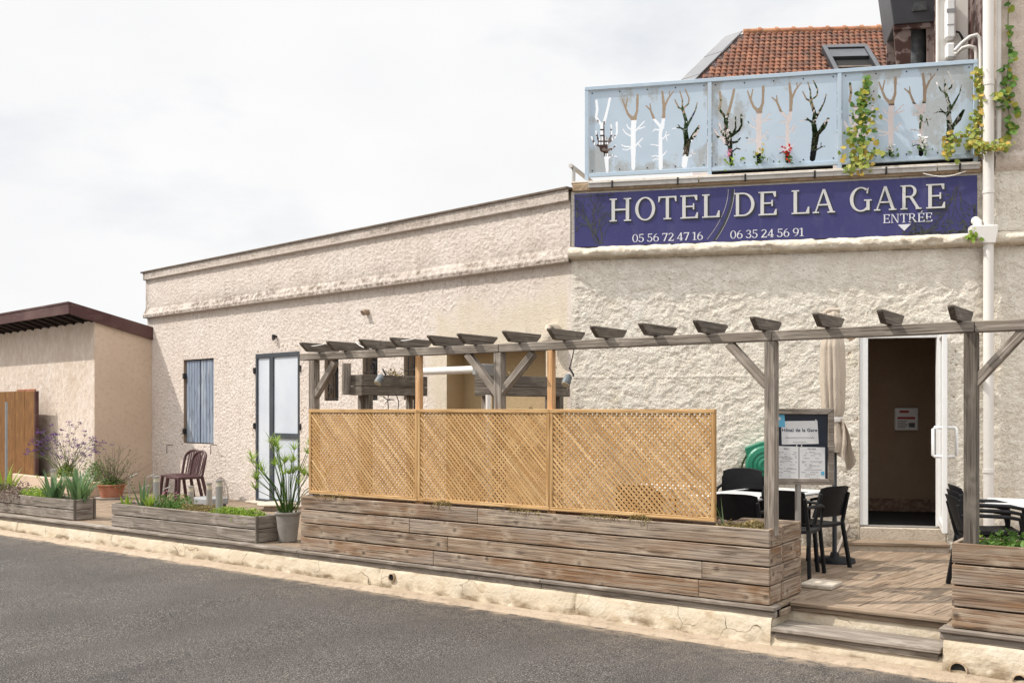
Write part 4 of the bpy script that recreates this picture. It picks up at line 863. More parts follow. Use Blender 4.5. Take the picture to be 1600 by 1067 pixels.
def branchy(mb, x, z, ang, ln, hw, dep, v):
    n = 5; pts = [(x, z, hw)]
    for i in range(n):
        ang += rb.uniform(-.22, .22); x += math.cos(ang)*ln/n; z += math.sin(ang)*ln/n
        x = min(max(x, su0+.03), su1-.03); z = min(max(z, sz0+.02), sz1-.03); pts.append((x, z, hw*(1-.75*(i+1)/n)))
        if dep and rb.random() < .75: branchy(mb, x, z, ang+rb.choice((-1, 1))*rb.uniform(.35, .8), ln*rb.uniform(.35, .6), hw*.5, dep-1, v - .0002)
    flat_strokes(mb, [pts], v)
    if dep <= 1 and rb.random() < .8:
        k = 6; vs = [(x+rb.uniform(.008, .018)*math.cos(6.28*i/k), v-.0003, z+rb.uniform(.008, .018)*math.sin(6.28*i/k)) for i in range(k)]; mb.add(vs, [tuple(range(k))])
mb = MB()
for px, ang, ln in ((938, 2.0, .62), (936, 1.7, .55), (940, 1.35, .45), (932, 2.2, .5)): branchy(mb, FF.u(px, -.05), sz0+.03, ang, ln, .010, 2, SVF-.0012)
for px, py, ang, ln in ((1498, 290, -1.7, .55), (1494, 292, -1.95, .6), (1500, 300, -1.4, .4), (1490, 310, -2.1, .45)): branchy(mb, FF.u(px, -.05), FF.z(px, py, -.05), ang, ln, .007, 3, SVF-.0012)
part('branch_print', mb, M['branch_ink'], sign, FF)

# ------------------------------------------------------------------ balcony railing with cut-out trees
RV = .03
ru0, ru1 = FF.u(914, RV), FF.u(1527.5, RV); rz0, rz1 = FF.z(914, 278, RV), FF.z(914, 137, RV)
rail = thing('balcony_railing', 'pale blue steel balcony railing with cut-out bare trees above the sign', 'railing', FF, ((ru0+ru1)/2, RV, 4.36))
pw = .045
pu_ = [ru0, FF.u(1106, RV), FF.u(1308.5, RV), ru1-pw]
for uu in pu_:
    mb = MB(); mb.box(uu, uu+pw, RV-.022, RV+.022, 4.33, rz1-.046); part('post', mb, M['rail_frame'], rail, FF, bevel=.003)
mb = MB(); mb.box(ru0, ru1, RV-.024, RV+.024, rz1-.045, rz1); part('top_rail', mb, M['rail_frame'], rail, FF, bevel=.003)
for i in range(3):
    mb = MB(); mb.box(pu_[i]+pw, pu_[i+1], RV-.02, RV+.02, rz0, rz0+.045); part('bottom_rail', mb, M['rail_frame'], rail, FF, bevel=.003)
TREES = {
 'A': [[(275,925,14),(262,740,24),(245,690,36)], [(240,705,40),(232,640,46),(228,580,22),(226,470,20)], [(215,470,14),(165,400,12),(178,320,12),(168,235,11)], [(236,470,14),(262,385,14),(285,290,12),(300,215,12)], [(225,690,14),(150,660,11),(120,590,8)], [(205,665,14),(178,600,9),(165,535,8)], [(270,655,16),(345,600,11),(370,550,10),(368,450,10)], [(285,640,12),(315,580,9),(313,475,8)], [(270,722,14),(330,708,10),(358,672,6)], [(285,802,8),(325,770,6),(370,785,5)]],
 'B': [[(530,900,18),(530,700,24),(530,520,24),(538,410,26)], [(530,425,18),(480,370,12),(455,310,10),(425,225,6)], [(455,308,8),(475,210,6)], [(545,405,16),(568,340,12),(572,185,12)], [(515,525,7),(480,500,6),(465,470,5)], [(510,585,8),(455,555,6),(430,515,5)], [(545,540,8),(590,490,7),(640,437,5)], [(590,510,7),(645,492,5)], [(545,690,8),(575,650,7),(622,603,5)], [(575,655,6),(605,690,4)], [(515,690,8),(450,685,7),(415,670,5)], [(505,705,6),(460,720,5),(425,712,5)]],
 'C': [[(798,893,20),(798,700,18),(796,560,16),(808,480,20)], [(815,500,18),(828,400,15),(832,300,16),(815,150,10)], [(832,310,12),(870,220,9),(925,147,5)], [(888,192,6),(883,147,5)], [(800,490,16),(735,420,12),(700,330,9),(655,287,6)], [(703,335,8),(695,268,5)], [(790,522,8),(740,518,7),(725,535,5)], [(812,615,7),(850,580,7),(885,568,5)], [(850,580,5),(862,630,4)], [(845,577,5),(855,540,4)], [(782,680,6),(740,668,5),(700,665,5)], [(812,780,7),(840,750,6),(857,728,4)], [(784,785,7),(750,775,6),(712,780,5)], [(784,810,6),(750,808,5),(725,820,5)]],
 'D': [[(1030,870,26),(1050,720,30),(1060,650,32)], [(1058,665,28),(1042,540,22),(1050,440,16),(1015,320,14)], [(1015,325,11),(975,305,8),(938,230,6)], [(1012,315,10),(1012,230,7),(987,145,6)], [(1018,315,9),(1070,270,8),(1078,215,7),(1040,128,7)], [(1050,500,14),(1110,390,9),(1140,330,6),(1158,255,5)], [(1075,645,14),(1130,570,24),(1175,490,12)], [(1045,540,16),(1000,505,8),(960,500,6),(915,512,5)], [(1002,508,6),(970,475,5)], [(1070,787,6),(1110,760,6),(1145,752,4)], [(1112,762,4),(1108,718,4)]]}
def zoom_pt(x, y): px, py = 905 + x/6.276, 120 + y/6.276; return FF.u(px, RV), FF.z(px, py, RV)
SEG = []
for tr in TREES.values():
    for st in tr:
        q = [(*zoom_pt(x, y), hw/6.276/FPX*12.05) for x, y, hw in st]
        for a, b in zip(q[:-1], q[1:]): SEG.append((a, b))
def tree_mask(U, Z):
    m = np.zeros(U.shape, bool)
    for a, b in SEG:
        dx, dz = b[0]-a[0], b[1]-a[1]; l2 = dx*dx+dz*dz
        pad = max(a[2], b[2])+.01; sel = (U > min(a[0], b[0])-pad) & (U < max(a[0], b[0])+pad) & (Z > min(a[1], b[1])-pad) & (Z < max(a[1], b[1])+pad)
        if not sel.any(): continue
        t = np.clip(((U[sel]-a[0])*dx+(Z[sel]-a[1])*dz)/l2, 0, 1); d = np.hypot(U[sel]-a[0]-t*dx, Z[sel]-a[1]-t*dz)
        m[sel] |= d < a[2]+(b[2]-a[2])*t
    return m
W0 = pu_[1]-pu_[0]
for i in range(3):
    a, b = pu_[i]+pw+.006, pu_[i+1]-.006; z0, z1 = rz0+.05, rz1-.05
    nx, nz2 = int((b-a)/.0045), int((z1-z0)/.0045); xs = np.linspace(a, b, nx+1); zs = np.linspace(z0, z1, nz2+1)
    Uc, Zc = np.meshgrid((xs[:-1]+xs[1:])/2, (zs[:-1]+zs[1:])/2)
    ms = tree_mask((Uc-pu_[i])*W0/(pu_[i+1]-pu_[i]) + pu_[0] + .0, Zc)
    mb = MB(); vf, vb = RV-.0015, RV+.0015
    for r in range(nz2):
        row = ~ms[r]; d = np.diff(np.concatenate([[0], row.astype(int), [0]])); st, en = np.where(d == 1)[0], np.where(d == -1)[0]
        for p_, q_ in zip(st, en):
            u0, u1 = xs[p_], xs[q_]
            mb.add([(u0, vf, zs[r]), (u1, vf, zs[r]), (u1, vf, zs[r+1]), (u0, vf, zs[r+1]), (u0, vb, zs[r]), (u1, vb, zs[r]), (u1, vb, zs[r+1]), (u0, vb, zs[r+1])], [(0, 1, 2, 3), (4, 7, 6, 5), (1, 5, 6, 2), (0, 3, 7, 4)])
    pn = part('tree_panel', mb, M['rail_blue'], rail, FF)
    mb = MB()
    for k in range(5):
        for zz in (z0+.03, z1-.03): mb.disc((a+.04+(b-a-.08)*k/4, RV-.004, zz), (0, -1, 0), .009, 8)
    part('rivets', mb, M['iron'], pn, FF)
mb = MB(); mb.tube([(ru0-.14, RV+.0, 4.30), (ru0-.14, RV, 4.56)], .022, 8); mb.tube([(ru0-.17, RV-.05, 4.56), (ru0-.02, RV+.5, 4.50), (ru0+.3, RV+1.6, 4.36)], .028, 8); part('side_rail', mb, M['galv'], rail, FF)

# ------------------------------------------------------------------ annex house on the left
uA = LF.u(237.5); VA = -1.138
annex = thing('annex_house', 'low beige annex with maroon roof edge left of the hotel', 'house', LF, (uA-2, VA, 0))
EZ1, EZ0, VE = 3.565, 3.345, -1.64       # front eave
slope = (EZ1-3.19)/(-VE)
rz = lambda v: EZ1 - (v-VE)*slope        # top of the roof
AF = LF
mb = MB(); mb.prism([(uA-9, VA, -.1), (uA, VA, -.1), (uA, VA, rz(VA)-.2), (uA-9, VA, rz(VA)-.2)], (0, .25, 0)); part('front_wall', mb, M['annex_front'], annex, LF)
mb = MB(); mb.prism([(uA-.001, VA+.25, -.1), (uA-.001, -.005, -.1), (uA-.001, -.005, rz(0)-.2), (uA-.001, VA+.25, rz(VA+.25)-.2)], (-.25, 0, 0))
mb.prism([(uA+.0005, VA-.0005, -.1), (uA+.0005, VA+.26, -.1), (uA+.0005, VA+.26, rz(VA+.26)-.2), (uA+.0005, VA-.0005, rz(VA)-.2)], (-.004, 0, 0)); part('side_wall', mb, M['annex_side'], annex, LF)
ov = .05
mb = MB(); mb.prism([(uA+ov-.03, VE+.03, rz(VE+.03)-.012), (uA+ov-.03, -.006, rz(0)-.012), (uA+ov-.03, -.006, rz(0)-.09), (uA+ov-.03, VE+.03, rz(VE+.03)-.09)], (-9.4, 0, 0)); roof = part('roof', mb, M['rafter'], annex, LF)
mb = MB(); mb.prism([(uA-9.3, -.006, rz(0)-.012), (uE-.25, -.006, rz(0)-.012), (uE-.25, 4, rz(4)-.012), (uA-9.3, 4, rz(4)-.012)], (0, 0, -.07)); part('rear_roof', mb, M['rafter'], annex, LF)
mb = MB(); mb.box(uA-9.4, uA+ov, VE, VE+.03, EZ0, EZ1); part('eave_board', mb, M['maroon'], annex, LF, bevel=.004)
mb = MB(); mb.prism([(uA+ov-.029, VE+.031, rz(VE+.03)+.004), (uA+ov-.029, -.004, rz(0)+.004), (uA+ov-.029, -.004, rz(0)-.245), (uA+ov-.029, VE+.031, rz(VE+.03)-.222)], (.034, 0, 0)); part('gable_board', mb, M['maroon'], annex, LF, bevel=.004)
mb = MB(); mb.prism([(uA-9.4, VE-.012, EZ1+.004), (uA+ov+.014, VE-.012, EZ1+.004), (uA+ov+.014, VE-.012, EZ1-.028), (uA-9.4, VE-.012, EZ1-.028)], (0, .011, 0)); part('drip_edge', mb, M['maroon'], annex, LF)
for k in range(20):
    uu = uA-.12-k*.40; mb = MB(); mb.prism([(uu, VE+.06, rz(VE+.06)-.095), (uu, VA+.02, rz(VA)-.095), (uu, VA+.02, rz(VA)-.235), (uu, VE+.06, rz(VE)-.20)], (.065, 0, 0)); part('rafter', mb, M['rafter'], annex, LF)
a, b = LF.u(28, VA), LF.u(56, VA); zt = LF.z(45, 608, VA)
mb = MB(); mb.box(a, b, VA-.02, VA+.02, zt-.12, zt); mb.box(b-.07, b, VA-.022, VA+.02, 0, zt-.12); part('door_frame', mb, M['terracotta'], annex, LF)
# brown board gate
GV = VA-.32
ga = thing('board_gate', 'brown vertical board gate standing ajar in front of the annex wall', 'gate', LF, (LF.u(25, GV), GV, 0))
zt = LF.z(25, 611, GV); ed = [LF.u(p, GV) for p in (-34, -20, -5.5, 9, 23.5, 38.5, 53.5)]
for a, b in zip(ed[:-1], ed[1:]):
    mb = MB(); mb.box(a+.006, b-.006, GV, GV+.03, .05, zt+rng.uniform(-.012, .012)); part('board', mb, M['wood_gate'], ga, LF, bevel=.004)
    mb = MB(); mb.box(b-.03, b+.03, GV+.0305, GV+.045, .06, zt-.03); part('gap_dark_strip', mb, M['maroon'], ga, LF)  # strip added behind each gap so the gap looks dark against the lit wall
mb = MB(); mb.box(ed[-1]-.002, ed[-1]+.05, GV+.002, GV+.07, .0, zt-.01); part('edge_post', mb, M['maroon'], ga, LF, bevel=.004)
mb = MB(); 
for zz in (.4, zt-.3): mb.box(ed[0], ed[-1]-.01, GV+.046, GV+.07, zz, zz+.12)
part('cross_rail', mb, M['wood_gate'], ga, LF)
# low rendered bed in front of the annex
bv0, bv1 = VA-.42, VA-.02; a, b = LF.u(19, bv0), LF.u(139, bv0)
bed = thing('rendered_bed', 'low beige rendered flower bed at the foot of the annex wall', 'flower bed', LF, ((a+b)/2, bv0, 0))
zt = LF.z(80, 746.5, bv0)
mb = MB(); mb.box(a, b, bv0, bv0+.08, 0, zt); mb.box(a, a+.08, bv0+.08, bv1, 0, zt); mb.box(b-.08, b, bv0+.08, bv1, 0, zt); part('wall', mb, M['annex_side'], bed, LF, bevel=.015)  # darker side render: the partial shade on the bed is put into its colour
mb = MB(); mb.box(a+.08, b-.08, bv0+.08, bv1, .05, zt-.05); part('soil', mb, M['soil'], bed, LF)

# ------------------------------------------------------------------ roof terrace background
RA = 3.7; RX, RY, RZ = 355/FPX*24, 24., 1.58+593/FPX*24-.10
TF = Frame(RX, RY, -RA)                  # ridge line, u right, v away
house = thing('tiled_house', 'house behind the roof terrace with red clay tile roof and skylight', 'house', TF, (3, 0, 0))
pt_ = math.tan(R_(40)); hipk = 1.42/2.27; EV = -2.75
uX = 7.2
def rp_(u, v): return (u, v, RZ + v*pt_)
mb = MB(); mb.prism([rp_(.02, -.02), rp_(uX, -.02), rp_(uX, EV), rp_(EV*hipk+.02, EV)], (0, .02, -.12)); roofp = part('roof', mb, M['rust'], house, TF)
mb = MB(); rowh = .215; tw = .130; sl = math.hypot(1, pt_); cs, sn = 1/sl, pt_/sl
r = 0
while (r+1)*rowh*cs < -EV + .2:
    v1 = -r*rowh*cs; v0 = v1 - rowh*cs*1.16
    u = v1*hipk*1.0 + .1 + (r % 2)*tw*.5
    while u < uX:
        if not (1.64 < u < 2.72 and -2.22 < (v0+v1)/2 < -.92):
            n = 6; vs = []
            j = rng.uniform(-.008, .008)
            for (vv, lift) in ((v1, .012), (v0, .045)):
                for k in range(n+1):
                    x = k/n; hh = .030*abs(math.sin(math.pi*x*1.0))**.8 + (.010 if .0 < x < 1 else 0)
                    vs.append((u+x*tw*.985, vv - hh*sn*.0 + j, RZ + vv*pt_ + lift + hh))
            b_ = len(vs)
            for k in range(n+1): p = vs[n+1+k]; vs.append((p[0], p[1]+.004, p[2]-.035))
            fs = [(k, k+1, n+2+k, n+1+k) for k in range(n)] + [(n+1+k, n+2+k, 2*n+3+k, 2*n+2+k) for k in range(n)]
            mb.add(vs, [f[::-1] for f in fs])
        u += tw
    r += 1
part('tiles', mb, M['tile'], house, TF)
mb = MB(); u = .1
while u < uX:
    mb.tube([(u, 0, RZ+.03), (u+.39, 0, RZ+.035)], .085, 10); mb.tube([(u+.35, 0, RZ+.04), (u+.42, 0, RZ+.04)], .105, 10); u += .40
part('ridge_tiles', mb, M['ridge'], house, TF)
mb = MB(); nrm_ = Vector((0, -sn, cs))
for k in range(6):
    t0, t1 = k/6*(-EV+.3), (k+1)/6*(-EV+.3)-.01; q = []
    for t, o in ((t0, -.34), (t0, .08), (t1, .08), (t1, -.34)): q.append((-t*hipk+o, -t, RZ - t*pt_ + .05 + .006*(k % 2) + (-.10 if o < 0 else .03)))
    mb.prism(q, (0, 0, -.03))
part('hip_flashing', mb, M['zinc'], house, TF)
mb = MB(); mb.prism([(EV*hipk, EV, RZ+EV*pt_-.15), (0, 0, RZ-.15), (-.05, 3, RZ-2.6)], (.04, .0, -.03)); part('hip_side', mb, M['zinc'], house, TF)
mb = MB(); mb.box(EV*hipk*.8, uX, EV+.55, EV+.7, 1, RZ+EV*pt_-.1); part('wall', mb, M['pink_wall'], house, TF)
mb = MB(); mb.box(EV*hipk, uX, EV, EV+.6, RZ+EV*pt_-.16, RZ+EV*pt_-.125); part('soffit', mb, M['tan_awning'], house, TF)
mb = MB(); a, b, va, vb = 1.70, 2.72, -2.2, -.98
ax = (Vector((1, 0, 0)), Vector((0, cs, sn)), nrm_)
def onr(u, v, h): return Vector(rp_(u, v)) + nrm_*h
ln = (vb-va)*sl
mb.obox(onr(a+.05, (va+vb)/2, .09), ax, (.05, ln/2, .07)); mb.obox(onr(b-.05, (va+vb)/2, .09), ax, (.05, ln/2, .07)); mb.obox(onr((a+b)/2, vb-.06, .095), ax, ((b-a)/2-.1, .09, .07)); mb.obox(onr((a+b)/2, va+.03, .085), ax, ((b-a)/2-.1, .05, .06))
sk = part('skylight', mb, M['hood'], house, TF, bevel=.008)
mb = MB(); mb.obox(onr((a+b)/2, vb-.33, .10), ax, ((b-a)/2-.11, .22, .035)); part('roller_box', mb, M['hood'], sk, TF)
mb = MB(); mb.obox(onr((a+b)/2, va+.38, .04), ax, ((b-a)/2-.1, .48, .02)); part('pane', mb, M['dark'], sk, TF)
mb = MB(); mb.obox(onr((a+b)/2, va+.36, .07), ax, ((b-a)/2-.14, .035, .02)); mb.obox(onr((a+b)/2, va+.20, .07), ax, ((b-a)/2-.14, .03, .02)); part('bar', mb, M['copper'], sk, TF)

# kitchen hood, electric panel, awning and troughs on the terrace
HV = 3.4
hx = lambda px: FF.u(px, HV); hz = lambda px, py: FF.z(px, py, HV)
hood = thing('vent_hood', 'dark grey sheet metal extractor hood on peeling brown supports behind the railing', 'extractor hood', FF, (hx(1430), HV, 4.35))
zb = hz(1430, 36)
mb = MB()
q0 = [(hx(1396), HV, zb), (hx(1466), HV, zb), (hx(1466), HV+.9, zb), (hx(1396), HV+.9, zb)]; zt = zb+.9
q1 = [(hx(1383), HV-.02, zt), (hx(1466), HV-.02, zt), (hx(1466), HV+.9, zt), (hx(1383), HV+.9, zt)]
mb.add(q0+q1, [(3, 2, 1, 0), (4, 5, 6, 7), (0, 1, 5, 4), (1, 2, 6, 5), (2, 3, 7, 6), (3, 0, 4, 7)]); part('hood', mb, M['hood'], hood, FF, bevel=.01)
mb = MB(); a, b = hx(1425), hx(1446); mb.prism([(a, HV-.03, hz(1435, 18)), (b+.02, HV-.03, hz(1435, 18)), (b, HV-.05, hz(1435, 5)), (a+.03, HV-.05, hz(1435, 5))], (0, .03, 0)); part('access_plate', mb, M['duct'], hood, FF)
mb = MB(); mb.tube([(hx(1436.5), HV+.35, 4.3), (hx(1436.5), HV+.35, zb)], .155, 20); part('duct', mb, M['duct'], hood, FF)
mb = MB(); mb.prism([(hx(1397), HV+.05, zb), (hx(1424), HV+.05, zb), (hx(1424), HV+.05, 4.3), (hx(1421), HV+.05, 4.3)], (0, .06, 0)); mb.prism([(hx(1449), HV+.05, zb), (hx(1466), HV+.05, zb), (hx(1466), HV+.05, 4.3), (hx(1454), HV+.05, 4.3)], (0, .06, 0)); mb.box(hx(1397), hx(1466), HV+.70, HV+.76, 4.3, zb); mb.box(hx(1397), hx(1466), HV+.02, HV+.08, zb-.07, zb-.005); part('support', mb, M['rust'], hood, FF)
PV = .85
px_ = lambda p: FF.u(p, PV); pz_ = lambda p, y: FF.z(p, y, PV)
panel = thing('utility_panel', 'tall white utility panel with meter boxes and pipes beside the downpipe', 'utility panel', FF, (px_(1488), PV, 4.35))
mb = MB(); mb.box(px_(1463.5), px_(1513), PV, PV+.06, 4.36, 8.2); mb.box(px_(1463.5), px_(1467), PV-.02, PV, 4.36, 8.2); part('board', mb, M['pvc'], panel, FF, bevel=.005)
mb = MB(); mb.box(px_(1513), px_(1560), PV+.3, PV+.36, 4.36, 8.2); part('dark_gap_sheet', mb, M['rust'], panel, FF)  # dark sheet standing in for the shade of the open gap
for (x0, x1, y0, y1, nm) in ((1475, 1490.5, 65, 4, 'meter_box'), (1475.5, 1490, 96, 72, 'junction_box')):
    mb = MB(); mb.box(px_(x0), px_(x1), PV-.12, PV-.001, pz_(1482, y1 if False else y0), pz_(1482, y1)); o = part(nm, mb, M['white_paint'], panel, FF, bevel=.02)
    if nm == 'meter_box':
        mb = MB(); mb.box(px_(x0)+.006, px_(x1)-.006, PV-.124, PV-.119, pz_(1482, 26), pz_(1482, 20)); mb.box(px_(x0)+.01, px_(x1)-.02, PV-.123, PV-.119, pz_(1482, 45.5), pz_(1482, 44)); part('slot', mb, M['grey_box'], o, FF)
mb = MB(); mb.tube([(px_(1491), PV-.05, pz_(1491, 52)), (px_(1497), PV-.06, pz_(1497, 54)), (px_(1502), PV-.05, pz_(1502, 62)), (px_(1505), PV-.02, pz_(1505, 70))], .014, 6); part('black_cable', mb, M['iron'], panel, FF)
for k, (pth, r) in enumerate(((((1492, 80), (1503, 68), (1516, 58), (1526, 55), (1531, 60), (1532.5, 80), (1533, 250)), .024), (((1492, 86), (1503, 76), (1514, 73), (1523, 75), (1525.5, 84), (1526, 250)), .024), (((1534.5, 50), (1534.5, 250)), .03))):
    mb = MB(); mb.tube([(FF.u(x, .40+.15*k), .40+.15*k, FF.z(x, y, .40+.15*k)) for x, y in pth], r, 8); part('conduit', mb, M['pvc'], panel, FF)
AV = 2.4
aw = thing('terrace_awning', 'tan canvas awning seen through the cut-out trees of the railing', 'awning', FF, (FF.u(1250, AV), AV, 5.8))
za, zb_ = FF.z(1185, 175, AV), FF.z(1185, 127, AV)
mb = MB(); mb.box(FF.u(968, AV), FF.u(1520, AV), AV, AV+.03, za, zb_); part('valance', mb, M['tan_awning'], aw, FF)
mb = MB(); mb.box(FF.u(968, AV), FF.u(1520, AV), AV+.03, AV+.16, zb_-.05, zb_-.02); part('canopy', mb, M['tan_awning'], aw, FF)
for p in (1100, 1300, 1512): mb = MB(); mb.box(FF.u(p, AV+.06)-.03, FF.u(p, AV+.06)+.03, AV+.04, AV+.1, 4.3, zb_-.06); part('post', mb, M['pvc'], aw, FF)
pw_ = thing('terrace_wall', 'pale pink wall behind the cut-out trees of the railing', 'wall', FF, (FF.u(1300, 3.0), 3.0, 4.33))
mb = MB(); mb.box(FF.u(1118, 3.0), FF.u(1530, 3.0), 3.0, 3.15, 4.33, 5.92); part('face', mb, M['pink_wall'], pw_, FF)
lab = ['dark trough of red and pink flowers behind the middle railing panel', 'dark trough of white flowers behind the right railing panel']
for k, (p0, p1) in enumerate(((1112, 1300), (1316, 1520))):
    t = thing('flower_trough', lab[k], 'flower trough', FF, (FF.u((p0+p1)/2, .3), .3, 4.36))
    mb = MB(); mb.box(FF.u(p0, .3), FF.u(p1, .3), .18, .46, 4.34, 4.64); part('box', mb, M['black_plastic'], t, FF, bevel=.01)

# ------------------------------------------------------------------ terrace furniture
def armchair(name='terrace_chair'):
    root = thing(name, 'black plastic armchair', 'chair')
    m = M['black_plastic']
    mb = MB(); n = 8; vs = []
    top = [(x, y, .445 + .012*((x/.22)**2) - .012*math.cos(y*7) + (.0 if y > -.2 else -.012)) for y in [(-.235 + .45*j/6) for j in range(7)] for x in [(-.225+.45*i/n) for i in range(n+1)]]
    N_ = n+1; fs = [(j*N_+i, j*N_+i+1, (j+1)*N_+i+1, (j+1)*N_+i) for j in range(6) for i in range(n)]
    mb.add(top, fs, True); mb.add([(x, y, z-.03) for x, y, z in top], [f[::-1] for f in fs], True)
    T = len(top); ring = [i for i in range(N_)] + [j*N_+n for j in range(1, 7)] + [6*N_+i for i in range(n-1, -1, -1)] + [j*N_ for j in range(5, 0, -1)]
    mb.add(top + [(x, y, z-.03) for x, y, z in top], [(ring[k], T+ring[k], T+ring[(k+1) % len(ring)], ring[(k+1) % len(ring)]) for k in range(len(ring))]); part('seat', mb, m, root, local=True)
    mb = MB(); fr, bk = [], []
    for j in range(6):
        t = j/5
        for i in range(n+1):
            s_ = -1+2*i/n; wd = .215-.012*t; fr.append((s_*wd, .225+.10*t - .045*s_*s_, .52+.31*t - (.02*s_**4 if j == 5 else 0)))
    bk = [(x, y+.018, z) for x, y, z in fr]; fs = [(j*N_+i, j*N_+i+1, (j+1)*N_+i+1, (j+1)*N_+i) for j in range(5) for i in range(n)]
    T = len(fr); ring = [i for i in range(N_)] + [j*N_+n for j in range(1, 6)] + [5*N_+i for i in range(n-1, -1, -1)] + [j*N_ for j in range(4, 0, -1)]
    mb.add(fr, [f[::-1] for f in fs], True); mb.add(bk, fs, True); mb.add(fr+bk, [(ring[k], ring[(k+1) % len(ring)], T+ring[(k+1) % len(ring)], T+ring[k]) for k in range(len(ring))]); part('backrest', mb, m, root, local=True)
    for sx in (-1, 1):
        mb = MB(); mb.beam((sx*.215, -.20, .44), (sx*.245, -.245, 0), .034, .04, up=(0, 1, 0)); part('leg', mb, m, root, local=True, bevel=.006)
        mb = MB(); mb.beam((sx*.205, .285, .76), (sx*.215, .205, .45), .03, .036, up=(0, 1, 0)); mb.beam((sx*.215, .205, .46), (sx*.245, .275, 0), .032, .04, up=(0, 1, 0)); part('leg', mb, m, root, local=True, bevel=.006)
        mb = MB(); mb.tube([(sx*.215, .26, .665), (sx*.245, .15, .672), (sx*.25, -.10, .665), (sx*.245, -.20, .645), (sx*.23, -.215, .56), (sx*.218, -.205, .44)], [.014, .017, .018, .017, .014, .014], 8); part('armrest', mb, m, root, local=True)
    return root
def at_px(px, py, z=0.):
    Y = (EYE-z)*FPX/(py-HY); return ((px-CX)/FPX*Y, Y, z)
def put(o, x, y, z, rot, label, group=None, rx=0., ry=0.):
    o.matrix_basis = Matrix.Translation((x, y, z)) @ Matrix.Rotation(rot, 4, 'Z') @ Matrix.Rotation(rx, 4, 'X') @ Matrix.Rotation(ry, 4, 'Y'); o['label'] = label
    if group: o['group'] = group
proto = armchair()
# local -y is the front of a chair
GL = 'black plastic chairs on the terrace'
a_ = math.degrees(LF.a)
xA, yA, _ = at_px(1268, 884)
put(proto, xA, yA, 0, R_(-146), 'black plastic armchair in front of the closed parasol, right of the menu stand pole', GL)
def chair(x, y, z, rot, label, rx=0.): put_ = copy_tree(proto); put(put_, x, y, z, rot, label, GL, rx); return put_
inward = LF.a                          # rotation that makes local -y face the street; +180 faces the wall
chair((1237-CX)/FPX*9.55, 9.55, 0, R_(148), 'black plastic armchair seen from behind between the grey post and the menu stand pole')
chair((1163-CX)/FPX*9.15, 9.15, 0, R_(150), 'black plastic armchair seen from behind just right of the lattice screen')
chair((1160-CX)/FPX*10.5, 10.5, 0.07, R_(-24), 'black plastic armchair tipped forward against the table below the hose reel', rx=R_(19))
chair((1010-CX)/FPX*10.2, 10.2, 0, R_(150), 'dark armchair showing faintly through the right lattice panel')
for k, lb in enumerate(('lowest black armchair of the stack right of the entrance door', 'middle black armchair of the stack right of the entrance door', 'topmost black armchair of the stack right of the entrance door')):
    c = chair((1543-CX)/FPX*8.75 + .012*k, 8.75, .045*k, R_(78), lb)
def table(name, label, frame, u, v, hw, hd, cat='table', group='terrace tables'):
    fr = frame.sub(u, v); root = thing(name, label, cat, fr, (0, 0, 0), group)
    mb = MB(); mb.box(-hw, hw, -hd, hd, .718, .745); part('tabletop', mb, M['tabletop'], root, fr, bevel=.01)
    mb = MB(); mb.tube([(0, 0, .03), (0, 0, .70)], .035, 12); mb.box(-.2, .2, -.02, .02, .69, .717); part('column', mb, M['black_plastic'], root, fr)
    mb = MB(); mb.lathe([(.0, .05), (.05, .05), (.06, .03), (.19, .02), (.20, .0)], (0, 0, 0), 20); part('base', mb, M['black_plastic'], root, fr)
    return root
x, y = (1168-CX)/FPX*9.9, 9.9; u, v = LF.uv(x, y); table('terrace_table', 'pale grey terrace table left of the grey post, chairs round it', LF, u, v, .36, .62)
x, y = (1222-CX)/FPX*10.3, 10.3; u, v = LF.uv(x, y); table('terrace_table', 'pale grey terrace table behind the menu stand pole', LF, u, v, .36, .36)
x, y = (1030-CX)/FPX*10.9, 10.9; u, v = LF.uv(x, y); table('terrace_table', 'table partly hidden behind the right lattice panel', LF, u, v, .36, .36)
tx = table('terrace_table', 'pale grey terrace table at the right edge beside the stacked chairs', Frame((1640-CX)/FPX*8.9, 8.9, -28), 0, 0, .52, .40)

# closed parasol
pY = 10.35; pX = (1301-CX)/FPX*pY; PFR = Frame(pX, pY, 0)
para = thing('closed_parasol', 'closed beige canvas parasol tied round its pole left of the entrance', 'parasol', PFR, (0, 0, 0))
zt, zb_ = EYE+(HY-486)/FPX*pY, EYE-(706-HY)/FPX*pY; zs = EYE-(655-HY)/FPX*pY
def fold(a, z): 
    k = np.clip((zt-z)/(zt-zb_), 0, 1); return 1 + (.10+.24*k)*abs(math.sin(4.5*a+1.1*math.sin(3*a)+z*.9))**.7*1.3 - .2*k + .12*k*math.sin(3*a+1+z*2)
mb = MB(); pr_ = []
for i in range(41):
    t = i/40; z = zt-(zt-zs)*t; r = np.interp(t, [0, .03, .12, .22, .32, .6, .9, .97, 1], [.04, .07, .08, .085, .11, .115, .10, .085, .075]); pr_.append((r, z))
for i in range(1, 17):
    t = i/16; z = zs-(zs-zb_)*t; pr_.append((np.interp(t, [0, .2, .7, 1], [.075, .09, .11, .10]), z))
mb.lathe(pr_, (0, 0, 0), 72, fold); can = part('canopy', mb, M['canvas'], para, PFR)
mb = MB(); vs = []
for i in range(15):
    t = i/14
    for j in range(13):
        s_ = j/12; vs.append((.03+.15*s_*(.45+.75*t) + .012*math.sin(t*6), -.10+.05*math.sin(s_*9+t*2)+.03*s_, zs+.03 - t*(.40+.22*s_*math.sin(math.pi*s_)) - .05*s_))
mb.add(vs, [(i*13+j, i*13+j+1, (i+1)*13+j+1, (i+1)*13+j) for i in range(14) for j in range(12)], True); part('loose_flap', mb, M['canvas'], can, PFR)
